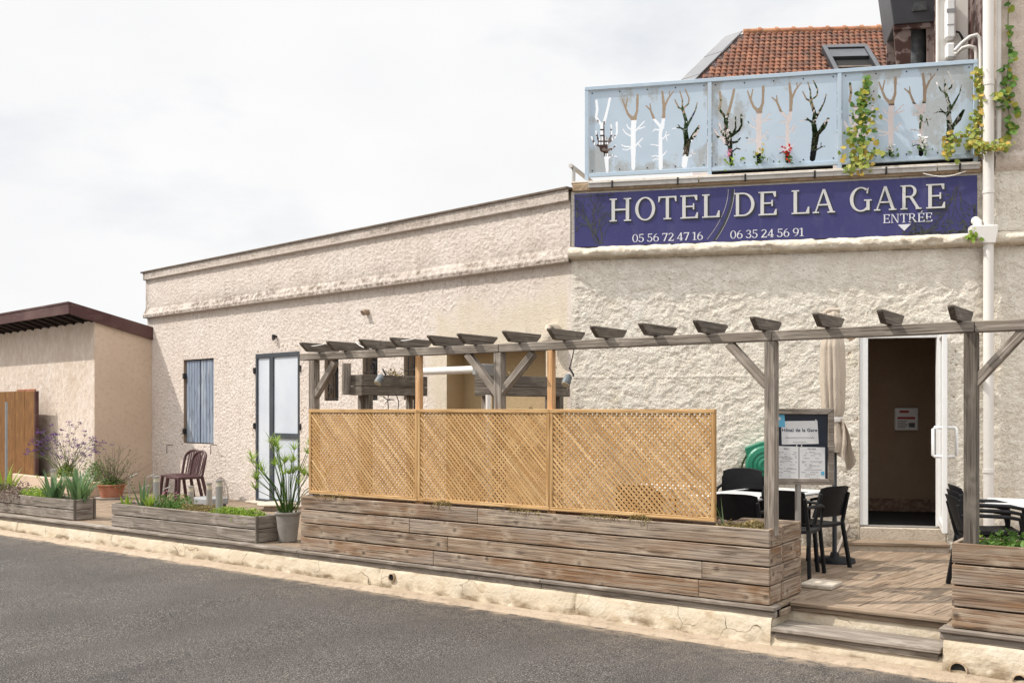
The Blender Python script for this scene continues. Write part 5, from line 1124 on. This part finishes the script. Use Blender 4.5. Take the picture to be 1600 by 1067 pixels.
mb = MB(); mb.lathe([(.108, zs-.025), (.112, zs), (.108, zs+.025)], (0, 0, 0), 30); part('strap', mb, M['pvc'], para, PFR)
mb = MB(); mb.tube([(.02, 0, 0), (.02, 0, zt-.02)], .024, 10); part('pole', mb, M['anthracite'], para, PFR)
mb = MB(); mb.lathe([(.0, .10), (.04, .10), (.05, .05), (.2, .04), (.21, .0)], (.02, 0, 0), 20); part('base', mb, M['black_plastic'], para, PFR)
mb = MB(); mb.box(-.07, .07, -.05, .05, zt-.03, zt+.03); mb.box(-.12, -.06, -.03, .03, zt-.1, zt+.0); part('cap', mb, M['canvas'], para, PFR, bevel=.02)
# menu stand
mY = 8.75; MF = Frame((1255-CX)/FPX*mY, mY, -7)
menu = thing('menu_stand', 'wooden framed menu board on a pole reading Hôtel de la Gare', 'menu stand', MF, (0, 0, .5))
s_ = mY/FPX; mz = lambda y: EYE+(HY-y)*s_; mxx = lambda x: (x-1255)*s_
x0, x1, z0, z1 = mxx(1203), mxx(1301), mz(756.5), mz(638); fw = .052
mb = MB()
for q in (((x0, z0), (x1, z0), (x1-fw, z0+fw), (x0+fw, z0+fw)), ((x1, z0), (x1, z1), (x1-fw, z1-fw), (x1-fw, z0+fw)), ((x1, z1), (x0, z1), (x0+fw, z1-fw), (x1-fw, z1-fw)), ((x0, z1), (x0, z0), (x0+fw, z0+fw), (x0+fw, z1-fw))):
    gc = [((p[0] if q[0][1] == q[1][1] else p[1])+q[0][0]*9, p[1]*1.+d, d) for d in (0, .07) for p in q]; mb.prism([(p[0], -.035, p[1]) for p in q], (0, .07, 0), gc)
part('frame', mb, M['wood_grey'], menu, MF, bevel=.004)
mb = MB(); mb.box(x0+fw, x1-fw, -.012, .02, z0+fw, z1-fw); part('backing', mb, M['navy'], menu, MF)
def sheet(pts, m, v=-.014, lab=None): mb = MB(); mb.prism([(mxx(x), v, mz(y)) for x, y in pts], (0, .0012, 0)); return part('sheet', mb, m, menu, MF)
sh1 = sheet([(1222, 694.5), (1278, 693), (1276, 657), (1221, 658)], M['paper'], -.0165)
sh2 = sheet([(1209, 696.5), (1247.6, 697.5), (1247.6, 748.5), (1209, 748.5)], M['paper'])
sh3 = sheet([(1248.8, 698), (1287.5, 698.5), (1287.8, 748.5), (1248.8, 748.5)], M['paper'])
sh4 = sheet([(1209, 646.5), (1226, 647), (1227, 667), (1209, 667)], M['sky_paper'], -.019)
def text_mesh(txt, size, x, z, v, m, parent, bold=0.):
    cu = bpy.data.curves.new('t', 'FONT'); cu.body = txt; cu.size = size; cu.align_x = 'CENTER'; cu.extrude = .0003; cu.offset = bold; cu.space_character = 1.1
    o = bpy.data.objects.new('t', cu); COL.objects.link(o); dg = bpy.context.evaluated_depsgraph_get(); me = bpy.data.meshes.new_from_object(o.evaluated_get(dg)); bpy.data.objects.remove(o)
    me.transform(Matrix.Translation((x, v, z)) @ Matrix.Rotation(R_(90), 4, 'X')); me.materials.clear(); me.materials.append(m)
    return part('lettering', me, m, parent, MF)
text_mesh('Hôtel de la Gare', .040, mxx(1249), mz(674), -.0178, M['navy_ink'], sh1, .0007)
text_mesh('Au rez de chaussée', .013, mxx(1249), mz(691), -.0178, M['print_ink'], sh1)
mb = MB(); mb.box(mxx(1232), mxx(1266), -.0178, -.0170, mz(683.6), mz(683.1))
for k in (-1, 1):
    for j in range(3): mb.disc((mxx(1249+k*(18+1.6*j)), -.0176, mz(683.3+(-1)**j*.8)), (0, -1, 0), .004, 6)
part('ornament', mb, M['print_ink'], sh1, MF)
r3 = random.Random(11)
for shh, xa, xb in ((sh2, 1212, 1245), (sh3, 1251, 1284)):
    text_mesh('Menu' if shh is sh2 else 'Nos plats', .016, mxx((xa+xb)/2), mz(701.5), -.0158, M['print_ink'], shh, .0003)
    mb = MB(); y = 706.
    while y < 747:
        if r3.random() < .85:
            xs = xa + r3.uniform(0, 8); 
            while xs < xb-2:
                wv = r3.uniform(1.2, 4.5); 
                if r3.random() < .75: mb.box(mxx(xs), mxx(min(xs+wv, xb)), -.0152, -.0146, mz(y+.55), mz(y))
                xs += wv+.8+ (r3.uniform(4, 12) if r3.random() < .2 else 0)
        y += r3.choice((1.7, 2.2, 3.2))
    part('print', mb, M['print_ink'], shh, MF)
mb = MB(); mb.box(mxx(1281.5), mxx(1286.5), -.016, -.0146, mz(741.5), mz(736)); part('blue_mark', mb, M['sky_paper'], sh3, MF)
mb = MB(); mb.disc((mxx(1217.5), -.0195, mz(654)), (0, -1, 0), .016, 10); part('white_mark', mb, M['paper'], sh4, MF)
mb = MB(); mb.tube([(mxx(1247), .0, .45), (mxx(1247), .0, z0+.02)], .026, 14); part('pole', mb, M['steel'], menu, MF)
mb = MB()
for (x, y) in ((1244.5, 696), (1252, 696), (1273.5, 656)): mb.disc((mxx(x), -.020, mz(y)), (0, -1, .2), .006, 8)
part('pins', mb, M['white_petal'], menu, MF)
x, y, _ = at_px(1283, 916); mb = MB(); tf = Frame(x, y, -35); mb.box(-.14, .14, -.16, .16, .001, .04); single('stone_slab', mb, M['cement'], tf, 'small pale stone slab lying on the deck beside the square planter', 'slab', bevel=.008)
# hose reel on the wall
uu, zz = FF.u(1196, -.12), FF.z(1196, 726, -.12)
reel = thing('hose_reel', 'green plastic hose reel on the wall partly behind the grey post', 'hose reel', FF, (uu, -.12, zz))
mb = MB(); n = 36
prof = [(.05, -.13), (.06, -.135), (.10, -.12), (.105, -.128), (.15, -.118), (.155, -.127), (.205, -.118), (.225, -.10), (.228, -.06), (.20, -.05), (.20, .06), (.228, .07), (.228, .09), (.0, .10)]
vs = [(uu + r*math.cos(2*math.pi*k/n), -.12+y, zz + r*math.sin(2*math.pi*k/n)) for r, y in prof for k in range(n)]
mb.add(vs, [(i*n+k, i*n+(k+1) % n, (i+1)*n+(k+1) % n, (i+1)*n+k) for i in range(len(prof)-1) for k in range(n)], False); mb.disc((uu, -.25, zz), (0, -1, 0), .055, 20); part('drum', mb, M['green_plastic'], reel, FF)
mb = MB(); mb.prism([(uu-.235, -.21, zz+.20), (uu-.05, -.21, zz+.27), (uu+.2, -.21, zz+.27), (uu+.2, -.21, zz+.19), (uu-.1, -.21, zz+.15), (uu-.21, -.21, zz+.08)], (0, .2, 0)); part('bracket', mb, M['green_plastic'], reel, FF, bevel=.012)
mb = MB(); mb.tube([(uu-.21, -.14, zz+.12), (uu-.26, -.16, zz+.02), (uu-.29, -.15, zz-.15), (uu-.30, -.12, zz-.3)], .012, 8); part('hose', mb, M['leaf_dark'], reel, FF)
# leaning batten by the door
xa = at_px(1306, 868); mb = MB(); ub, vb = FF.u(1326, -.03), -.03; xb, yb = FF.xy(ub, vb); mb.beam((xa[0], xa[1], .01), (xb, yb, FF.z(1326, 821, -.03)), .03, .05); single('leaning_batten', mb, M['wood_grey'], WF, 'short grey wooden batten leaning on the wall left of the door step', 'batten')

# maroon garden chairs by the shutter
def garden_chair():
    root = thing('garden_chair', 'maroon plastic garden chair', 'chair'); m = M['maroon_plastic']
    mb = MB(); n = 7
    for i in range(n): x0 = -.205+.41*i/n; mb.box(x0+.006, x0+.41/n-.006, -.19, .19, .425, .445)
    mb.box(-.225, .225, -.235, -.19, .41, .447); mb.box(-.225, .225, .19, .225, .41, .447); mb.box(-.225, -.20, -.19, .19, .405, .447); mb.box(.20, .225, -.19, .19, .405, .447); part('seat', mb, m, root, local=True, bevel=.006)
    arch = [(-.21, .20, .43), (-.215, .235, .60)] + [(-.215*math.cos(t), .255+.06*math.sin(t), .70+.16*math.sin(t)**.8) for t in [math.pi*i/12 for i in range(13)]] + [(.215, .235, .60), (.21, .20, .43)]
    mb = MB(); mb.tube(arch, .024, 8); part('back_frame', mb, m, root, local=True)
    for i in range(5):
        x = -.13+.065*i; ztop = .70+.16*math.sqrt(max(0, 1-(x/.215)**2)); mb = MB(); mb.beam((x*.9, .205, .44), (x, .30, ztop-.01), .030, .012, up=(0, 1, 0)); part('slat', mb, m, root, local=True)
    for sx in (-1, 1):
        mb = MB(); mb.beam((sx*.20, -.21, .43), (sx*.235, -.25, 0), .035, .055, up=(0, 1, 0)); part('leg', mb, m, root, local=True, bevel=.008)
        mb = MB(); mb.beam((sx*.20, .21, .43), (sx*.235, .30, 0), .035, .055, up=(0, 1, 0)); part('leg', mb, m, root, local=True, bevel=.008)
    return root
g1 = garden_chair(); gY = 17.0
put(g1, (281-CX)/FPX*17.5, 17.5, 0, R_(-36), 'taller-looking maroon plastic garden chair farther back under the blue shutter', 'maroon garden chairs under the shutter')
g2 = copy_tree(g1); put(g2, (289-CX)/FPX*17.0, 17.0, 0, R_(-44), 'nearer maroon plastic garden chair standing in front of its twin under the blue shutter', 'maroon garden chairs under the shutter')
# bollard lights
def bollard():
    root = thing('bollard_light', 'x', 'bollard light'); 
    mb = MB(); mb.tube([(0, 0, -.05), (0, 0, .40)], .043, 16); part('post', mb, M['steel'], root, local=True)
    mb = MB(); mb.tube([(0, 0, .40), (0, 0, .465)], .036, 16); part('lens', mb, M['lamp_head'], root, local=True)
    mb = MB(); mb.tube([(0, 0, .465), (0, 0, .49)], .045, 16); part('cap', mb, M['steel'], root, local=True)
    return root
B0 = bollard(); GB = 'bollard lights along the low planters'
def bol(o, px, pyt, fr, v, zbase, lab):
    uu = fr.u(px, v); x, y = fr.xy(uu, v); zt = EYE+(HY-pyt)/FPX*y; s = (zt-zbase)/.49; o.matrix_basis = Matrix.Translation((x, y, zbase)) @ Matrix.Diagonal((1, 1, s, 1)); o['label'] = lab; o['group'] = GB
bol(B0, 244.5, 743.5, RF, .30, .28, 'steel bollard light left of the maroon chairs in the low planter')
bol(copy_tree(B0), 342.5, 749.5, RF, .20, .28, 'steel bollard light in front of the grey valve box')
bol(copy_tree(B0), 83.5, 733, RF, .52, .0, 'steel bollard light behind the iris of the far planter')
bol(copy_tree(B0), 327, 754, RF, 1.5, .0, 'short grey bollard right behind the grey valve box')
bol(copy_tree(B0), 298.5, 759, RF, 1.5, .0, 'short grey bollard under the nearer maroon chair')
x, y, _ = at_px(325, 797); vf = Frame(x, y, -36); vbx = thing('valve_box', 'flat grey plastic valve box on the deck behind the low planter', 'valve box', vf, (0, 0, 0))
zt = EYE-(777-HY)/FPX*y
mb = MB(); mb.box(-.24, .24, -.17, .17, .0, zt-.10); part('body', mb, M['anthracite'], vbx, vf, bevel=.01)
mb = MB(); mb.box(-.265, .265, -.19, .19, zt-.10, zt); part('lid', mb, M['grey_box'], vbx, vf, bevel=.01)
mb = MB()
for px, py in ((207, 742), (234, 743), (226, 760), (259, 762)):
    Y = 14.3; x, z = (px-CX)/FPX*Y, EYE-(py-HY)/FPX*Y; mb.tube([(x-.04, Y, .28), (x-.045, Y, z-.08), (x-.03, Y, z-.02), (x+.05, Y+.05, z+.015)], .008, 5)
single('wire_hoop', mb, M['steel'], WF, 'thin bent wire plant supports in the low planter left of the chairs', 'plant support')
mb = MB(); y = at_px(9.5, 800)[1]+.4; x = (10-CX)/FPX*y; mb.tube([(x, y, 0), (x, y, EYE+(HY-628)/FPX*y)], .02, 8); single('metal_stake', mb, M['grey_box'], WF, 'thin grey metal stake in front of the brown gate', 'stake')

# pots
def pot(name, label, cat, px, pyb, rt, rb_, h, m, rim=.03):
    x, y, _ = at_px(px, pyb); fr = Frame(x, y, 0); root = thing(name, label, cat, fr, (0, 0, 0))
    mb = MB(); mb.lathe([(0, .002), (rb_, .002), (rb_*1.02, .02), (rt*.93, h-rim-.03), (rt*.95, h-rim-.005), (rt, h-rim), (rt*1.03, h-.008), (rt*1.01, h), (rt*.90, h), (rt*.86, h-.05), (0, h-.05)], (0, 0, 0), 36); part('pot', mb, m, root, fr)
    mb = MB(); mb.disc((0, 0, h-.045), (0, 0, 1), rt*.88, 24); part('soil', mb, M['soil'], root, fr)
    return fr, root, h
pf, prt, ph = pot('papyrus_pot', 'stone grey pot of papyrus beside the glazed door', 'potted plant', 450, 846, .150, .105, .36, M['pot_grey'])
tf_, trt, th_ = pot('terracotta_pot', 'terracotta pot with a twiggy bush by the annex corner', 'potted plant', 174, 779, .235, .17, .26, M['terracotta'])
mb = MB(); mb.lathe([(0, .0), (.27, .0), (.29, .025), (.27, .03), (0, .012)], (0, 0, .001), 30); part('saucer', mb, M['pot_grey'], trt, tf_)
x, y, _ = at_px(432, 796); mb = MB(); mb.lathe([(0, .03), (.29, .03), (.31, .022), (.315, .0), (0, 0)], (0, 0, .08), 30, lambda a, z: 1+.04*math.sin(3*a+1)); mb.lathe([(.2, .08), (.2, 0)], (0, 0, 0), 16); single('stone_table', mb, M['cement'], Frame(x, y, 0), 'low pale round stone top behind the papyrus pot', 'stone table')

# ------------------------------------------------------------------ plants
PL = random.Random(23)
def in_frame(fr, u, v): return fr.xy(u, v)
# papyrus
mb = MB(); lf = MB()
for k in range(34):
    a = PL.uniform(0, 6.28); rr = PL.uniform(.01, .09); tip = PL.uniform(.06, .40); h = PL.uniform(.40, .84)*(1-.3*max(0, tip-.2)/.2)
    b = Vector((rr*math.cos(a), rr*math.sin(a), ph-.05)); t = Vector((tip*math.cos(a)*1.15, tip*math.sin(a), ph+h)); mid = (b+t)/2 + Vector((-.03*math.cos(a), -.03*math.sin(a), .06))
    mb.tube([b, mid, t], [.006, .005, .0035], 5)
    for j in range(PL.randint(17, 25)):
        q = PL.uniform(0, 6.28); lf.blade(t, q, PL.uniform(.11, .22), .0095, bend=PL.uniform(.3, 1.0), lean=PL.uniform(.3, 1.25), n=3)
part('stalks', mb, M['leaf_green'], prt, pf); part('leaf_whorls', lf, M['leaf_lime'], prt, pf)
# bush in the terracotta pot
mb = MB(); lf = MB()
for k in range(60):
    a = PL.uniform(0, 6.28); l = PL.uniform(.3, .85); el = PL.uniform(.25, 1.35); p = Vector((0, 0, th_-.05)); d = Vector((math.cos(a)*math.cos(el), math.sin(a)*math.cos(el), math.sin(el))); pts = [p]
    for j in range(4):
        d = (d + Vector((PL.gauss(0, .16), PL.gauss(0, .16), PL.gauss(.03, .1)))).normalized(); p = p + d*l/4; pts.append(p)
        if PL.random() < .6: e = (d+Vector((PL.gauss(0, .6), PL.gauss(0, .6), PL.gauss(0, .4)))).normalized(); mb.tube([p, p+e*l*.25], [.003, .0015], 3, False)
        for q in range(2): lf.leaf(p+Vector((PL.gauss(0, .03), PL.gauss(0, .03), PL.gauss(0, .03))), PL.uniform(.02, .04))
    mb.tube(pts, [.006, .005, .004, .003, .002], 4, False)
for k in range(520):
    a = PL.uniform(0, 6.28); r = abs(PL.gauss(0, .17)); lf.leaf((r*math.cos(a)*1.3, r*math.sin(a), th_-.02+PL.uniform(0, .16)*max(0, 1-r/.5) - max(0, r-.24)*.6), PL.uniform(.025, .05))
part('twigs', mb, M['twig'], trt, tf_); part('foliage', lf, M['leaf_green'], trt, tf_)
def plant(name, label, cat, fr, u, v, z, group=None): return thing(name, label, cat, fr, (u, v, z), group)
# shrub at the annex corner, left of the pot
def bush(name, label, x, y, z, rx, ry, h, n, size, m, twn=0):
    fr = Frame(x, y, 0); root = plant(name, label, 'shrub', fr, 0, 0, z); lf = MB(); tw = MB()
    cl = [(PL.gauss(0, .5)*rx, PL.gauss(0, .5)*ry, z+PL.uniform(.15, 1)*h, PL.uniform(.25, .5)) for _ in range(12)]
    for k in range(n):
        c = PL.choice(cl); s = c[3]; p = (c[0]+PL.gauss(0, s*rx*.6), c[1]+PL.gauss(0, s*ry*.6), max(z+.01, c[2]+PL.gauss(0, s*h*.4))); lf.leaf(p, size*PL.uniform(.6, 1.4))
    for k in range(max(8, twn)):
        c = PL.choice(cl); tw.tube([(PL.gauss(0, .03), PL.gauss(0, .03), z), (c[0]*.5, c[1]*.5, z+(c[2]-z)*.6), (c[0]+PL.gauss(0, rx*.25), c[1]+PL.gauss(0, ry*.25), c[2]+PL.uniform(0, .25)*h)], [.005, .004, .002], 4, False)
    part('foliage', lf, m, root, fr); part('stems', tw, M['twig'], root, fr); return root
x, y, _ = at_px(148, 775); bush('corner_shrub', 'dark green shrub left of the terracotta pot', x, y+.1, 0, .28, .25, .55, 900, .035, M['leaf_green'])
# purple verbena over the rendered bed
vu, vv = LF.u(103, VA-.45), VA-.45; x, y = LF.xy(vu, vv); fr = Frame(x, y, 0); vz = .34
root = plant('verbena', 'tall airy verbena with purple flower heads against the annex wall', 'flowering plant', fr, 0, 0, vz); st, fl, lf = MB(), MB(), MB()
for k in range(60):
    a = PL.uniform(0, 6.28); sp = PL.uniform(.1, .72); h = PL.uniform(.35, 1.02)*(1-.25*sp); t = Vector((sp*math.cos(a)*1.1, sp*math.sin(a)*.45, vz+h)); b = Vector((PL.gauss(0, .07), PL.gauss(0, .05), vz)); mid = b*.45+t*.55 + Vector((0, 0, .10))
    st.tube([b, mid*.6+b*.4, mid, t], [.005, .004, .003, .002], 4, False)
    for j in range(PL.randint(1, 4)):
        e = t + Vector((PL.gauss(0, .05), PL.gauss(0, .03), PL.gauss(0, .04))); st.tube([mid*.3+t*.7, e], .0018, 3, False)
        for q in range(9): fl.leaf(e+Vector((PL.gauss(0, .022), PL.gauss(0, .018), PL.gauss(0, .010))), PL.uniform(.022, .036))
for k in range(620): r = abs(PL.gauss(0, .17)); a = PL.uniform(0, 6.28); lf.leaf((r*math.cos(a)*1.1, r*math.sin(a)*.7, vz+PL.uniform(0, .26)*max(.1, 1-r/.4)), PL.uniform(.025, .05))
part('stems', st, M['stem'], root, fr); part('flowers', fl, M['purple'], root, fr); part('foliage', lf, M['leaf_lime'], root, fr)
# iris and grass clumps in the low planters
def iris(label, fr, u, v, z, n, hmax, spread, m, wd=.035, bend=.5):
    root = plant('iris_clump', label, 'iris', fr, u, v, z); mb = MB()
    for k in range(n):
        a = PL.uniform(0, 6.28); s = PL.uniform(0, spread); mb.blade((u+s*math.cos(a), v+.6*s*math.sin(a), z-.02), a+PL.uniform(-.5, .5), hmax*PL.uniform(.55, 1), wd*PL.uniform(.7, 1.1), bend=bend*PL.uniform(.3, 1.6), lean=PL.uniform(.05, .55))
    part('blades', mb, m, root, fr); return root
zi = .27
iris('large blue green iris clump at the right end of the far planter', RF, RF.u(122, .3), .30, zi, 50, .60, .20, M['leaf_iris'], .055)
iris('smaller iris clump in the middle of the far planter beside the bollard', RF, RF.u(84, .3), .30, zi, 26, .52, .15, M['leaf_iris'], .05)
iris('iris clump at the left edge of the picture in the far planter', RF, RF.u(5, .33), .33, zi, 26, .55, .22, M['leaf_lime'], .045)
iris('tall pointed iris shoots in the low planter left of the bollard', RF, RF.u(222, .3), .30, .285, 9, .50, .05, M['leaf_iris'], .035, .12)
iris('short yellow green iris shoots beside the left bollard of the low planter', RF, RF.u(234, .25), .25, .285, 12, .27, .06, M['leaf_lime'], .035, .25)
iris('cut iris stubs at the left end of the low planter', RF, RF.u(196, .25), .25, .285, 9, .20, .16, M['leaf_lime'], .03, .08)
def mat_of(name, label, fr, u0, u1, v0, v1, z, n, h, size, m, cat='ground cover', over=0., fl=None):
    root = plant(name, label, cat, fr, (u0+u1)/2, (v0+v1)/2, z); lf = MB()
    for k in range(n):
        u = PL.uniform(u0, u1); v = PL.uniform(v0-over*PL.random()**2, v1); e = .5+.5*math.sin(u*9+2*math.sin(v*11)); zz = z + PL.random()*h*(.35+.65*e)*max(.2, 1-((u-(u0+u1)/2)/((u1-u0)/2))**4)
        if v < v0: zz -= (v0-v)*1.3
        lf.leaf((u, v, zz), size*PL.uniform(.6, 1.4))
    part('foliage', lf, m, root, fr)
    if fl:
        f = MB()
        for k in range(fl[1]): p = Vector((PL.uniform(u0, u1), PL.uniform(v0, v1), z+h*PL.uniform(.6, 1.05))); [f.leaf(p+Vector((PL.gauss(0, .008),)*3), .022) for _ in range(4)]
        part('flowers', f, fl[0], root, fr)
    return root
mat_of('withered_tuft', 'brown withered tufts hanging over the far planter at the left edge', RF, RF.u(-25, .2), RF.u(38, .2), .12, .46, .26, 2600, .22, .032, M['leaf_brown'], 'withered plant', over=.16)
mat_of('low_foliage', 'yellow green low leaves between the withered tufts and the iris', RF, RF.u(36, .25), RF.u(78, .25), .16, .42, .27, 900, .16, .038, M['leaf_lime'])
mat_of('dark_cushion', 'dark green cushion plant with pink buds between the two bollards', RF, RF.u(247, .28), RF.u(298, .28), .16, .42, .28, 1700, .20, .028, M['leaf_green'], 'cushion plant', fl=(M['pink'], 7))
mat_of('green_cushion', 'olive green creeping cushion in the middle of the low planter', RF, RF.u(280, .2), RF.u(338, .2), .11, .42, .28, 1600, .11, .024, M['leaf_dry'], 'cushion plant', over=.03)
mat_of('lime_grass', 'bright lime grass spilling over the right end of the low planter', RF, RF.u(326, .2), RF.u(397, .2), .12, .42, .28, 1700, .11, .03, M['leaf_lime'], 'grass', over=.06)
mb = MB(); ga_, gb_ = RF.u(330, .15), RF.u(392, .15)
for k in range(120): mb.blade((PL.uniform(ga_, gb_) if k > 60 else ga_+.25+PL.gauss(0, .1), PL.uniform(.10, .4), .285), PL.uniform(0, 6.28), PL.uniform(.08, .2), .008, bend=1.2, lean=.4, n=4)
single('grass_blades', mb, M['leaf_lime'], RF, 'loose lime grass blades at the foot of the right bollard', 'grass')
# dry succulents along the foot of the lattice screen
for px, w_, lb in ((515, 26, 'dry golden stonecrop tuft at the left end of the long planter'), (820, 26, 'dry stonecrop tuft under the middle lattice post'), (937, 34, 'dry stonecrop tuft under the right lattice panel'), (1000, 18, 'small dry stonecrop tuft below the middle of the right lattice panel'), (690, 16, 'small dry tuft under the middle lattice panel')):
    mat_of('stonecrop', lb, RF, RF.u(px-w_, .02), RF.u(px+w_, .02), .0, .06, .60, 260, .075, .018, M['leaf_dry'], 'stonecrop', over=.025)
mat_of('stonecrop', 'thick dry stonecrop between the lattice screen and the grey post', RF, RF.u(1119, .1), RF.u(1197, .1), .03, .26, .57, 1100, .14, .026, M['leaf_dry'], 'stonecrop')
iris('thin upright green blade beside the lattice screen edge', RF, RF.u(1131, .2), .2, .6, 3, .38, .01, M['leaf_iris'], .012, .1)
mat_of('nettle_mint', 'fresh green mint leaves in the right planter', RF, RF.u(1530, .2), RF.u(1640, .2), .08, .38, .58, 420, .13, .05, M['leaf_green'], 'herb')
mat_of('low_leaves', 'few green leaves at the post of the right planter', RF, RF.u(1517, .3), RF.u(1532, .3), .2, .4, .60, 60, .16, .035, M['leaf_lime'], 'herb')
# small plants in the raised boxes and beside the door
bush('box_plant', 'sparse pale plant in the raised box by the barred windows', *f1_.xy(.55, .1), 1.97, .16, .10, .14, 110, .03, M['leaf_dry'])
bush('box_plant', 'wispy dry plant in the corner raised box', *f2_.xy(.55, .1), 1.93, .3, .10, .16, 90, .018, M['leaf_dry'], 14)
u_ = RF.u(474, .35); bush('side_plant', 'small leafy plant between the papyrus and the lattice screen', *RF.xy(P1a-.05, .35), .45, .08, .08, .42, 90, .035, M['leaf_lime'])
# climbers
def vine(label, path, n, size, spread, m, frame, v, stem=.005, tail=None):
    """path in photo pixels on the plane v of a wall; leaves lie roughly on that wall"""
    pts = [(frame.u(x, v), v, frame.z(x, y, v)) for x, y in path]; c = pts[0]
    root = plant('climbing_vine', label, 'climber', frame, c[0], c[1], min(p[2] for p in pts)); st, lf = MB(), MB(); st.tube(pts, stem, 5, False)
    L_ = len(pts)-1
    for k in range(n):
        t = PL.random()*L_; i = min(int(t), L_-1); f = t-i; p = Vector(pts[i])*(1-f)+Vector(pts[i+1])*f; s = spread[i] if isinstance(spread, list) else spread
        q = p + Vector((PL.gauss(0, s), -abs(PL.gauss(0, .05))-.012, PL.gauss(0, s*.9))); a = PL.uniform(0, 6.28); sz = size*PL.uniform(.6, 1.3)
        nn = Vector((PL.gauss(0, .4), -1, PL.gauss(.35, .4))).normalized(); x = nn.orthogonal().normalized(); x.rotate(Matrix.Rotation(a, 3, nn)); yv = nn.cross(x)
        lf.add([q + (x*math.cos(b)*1. + yv*math.sin(b))*sz*.5*r + nn*(.0 if r > .8 else -.006) for b, r in ((0, 1), (.7, .82), (1.5, 1), (2.3, .8), (3.14, .55), (-2.3, .8), (-1.5, 1), (-.7, .82))], [tuple(range(8))])
        if PL.random() < .35: st.tube([p, q], .002, 3, False)
    part('stem', st, M['stem'], root, frame); part('leaves', lf, m, root, frame); return root
vine('dense yellowing vine hanging between railing end and downpipe', [(1530, 108), (1529, 135), (1533, 165), (1528, 195), (1522, 215), (1520, 232)], 230, .06, [.035, .035, .045, .06, .06], M['leaf_yellow'], FF, -.03)
vine('yellow vine strand looped round the downpipe', [(1520, 228), (1532, 230), (1545, 233), (1558, 232), (1572, 228)], 150, .05, .03, M['leaf_yellow'], FF, -.17)
vine('thin string of green leaves climbing the taller wall right of the downpipe', [(1576, -30), (1575, 40), (1577, 90), (1574, 115), (1572, 150), (1578, 185), (1575, 210), (1568, 232)], 110, .075, [.012, .012, .025, .05, .045, .03, .03], M['leaf_vine'], FF, -.03)
vine('leafy strand crossing the white batten beside the downpipe', [(1574, 145), (1564, 148), (1556, 162), (1549, 150)], 22, .07, .03, M['leaf_vine'], FF, -.13)
vine('bushy trailing vine with yellow leaves on the right railing panel', [(1352, 128), (1350, 145), (1343, 165), (1350, 185), (1347, 205), (1345, 225), (1341, 246)], 200, .06, [.03, .04, .045, .07, .09, .08], M['leaf_vine'], FF, -.01)
vine('yellow nasturtium leaves over the bottom rail of the right railing panel', [(1341, 222), (1345, 240), (1335, 258), (1348, 260)], 70, .07, [.09, .09, .08], M['leaf_yellow'], FF, -.05)
vine('small yellow green vine at the trunk of the last cut-out tree', [(1494, 208), (1488, 220), (1484, 235), (1480, 248)], 60, .06, [.06, .05, .04], M['leaf_yellow'], FF, -.01)
vine('short green sprig on the ledge beside the downpipe hopper', [(1520, 377), (1518, 369)], 24, .05, .03, M['leaf_lime'], FF, -.11)
def flower(label, px, py, m, leafm, n=22, v=-.02):
    u, z = FF.u(px, v), FF.z(px, py, v); root = plant('hanging_flower', label, 'flower', FF, u, v, z-.1); f, lf = MB(), MB()
    for k in range(n): f.leaf((u+PL.gauss(0, .026), v+PL.gauss(0, .015), z+PL.gauss(0, .042)), PL.uniform(.04, .065))
    for k in range(14): lf.leaf((u+PL.gauss(0, .05), v+PL.gauss(0, .02)+.01, z-.08+PL.gauss(0, .05)), PL.uniform(.04, .07))
    part('petals', f, m, root, FF); part('foliage', lf, leafm, root, FF)
flower('pink flower at the foot of the first tree of the middle railing panel', 1140, 241, M['pink'], M['leaf_lime'], 10)
flower('yellow green sprig at the foot of the second tree of the middle railing panel', 1187, 239, M['leaf_yellow'], M['leaf_green'], 14)
flower('red geranium at the foot of the third tree of the middle railing panel', 1231, 238, M['red'], M['leaf_green'], 22)
flower('white flower at the foot of the second tree of the right railing panel', 1392, 228, M['white_petal'], M['leaf_green'], 16)
flower('white double flower at the foot of the third tree of the right railing panel', 1442, 219, M['white_petal'], M['leaf_green'], 26)
flower('purple flower beside the top of the trailing vine', 1357, 147, M['purple'], M['leaf_vine'], 6)
flower('purple petunia in the last cut-out tree of the left railing panel', 1082, 178, M['purple'], M['leaf_dark'], 10, v=.10)
# shrubs on the terrace, seen through the cut-outs
def tshrub(label, px, v, z, rx, h, n): x, y = FF.xy(FF.u(px, v), v); bush('terrace_shrub', label, x, y, z, rx, .25, h, n, .07, M['leaf_dark'], 30)
tshrub('dark shrub behind the last cut-out tree of the left railing panel', 1074, .5, 4.75, .16, .55, 420)
tshrub('dark shrub behind the first cut-out tree of the middle railing panel', 1138, .5, 4.66, .2, .62, 420)
tshrub('dark shrub behind the last cut-out tree of the middle railing panel', 1275, .6, 4.66, .22, .8, 700)
tshrub('dark shrub behind the last cut-out tree of the right railing panel', 1487, .7, 4.62, .22, .72, 800)
mb = MB(); 
for (a, b) in (((934, 188), (934, 226)), ((944, 190), (944, 230)), ((953, 200), (953, 222))): mb.tube([(FF.u(a[0], .5), .5, FF.z(*a, .5)), (FF.u(b[0], .5), .5, 4.78)], .012, 5)
for y in (203, 212, 221, 229): mb.tube([(FF.u(924, .5), .5, FF.z(924, y, .5)), (FF.u(962, .5), .5, FF.z(962, y, .5))], .010, 5)
for x in range(927, 962, 4): mb.tube([(FF.u(x, .5), .5, FF.z(x, 212, .5)), (FF.u(x, .5), .5, 4.78)], .006, 4)
mb.box(FF.u(928, .5), FF.u(956, .5), .42, .58, FF.z(940, 238, .5), FF.z(940, 229, .5)); single('plant_rack', mb, M['rust'], FF, 'dark wire plant rack behind the first cut-out tree of the left railing panel', 'plant rack')
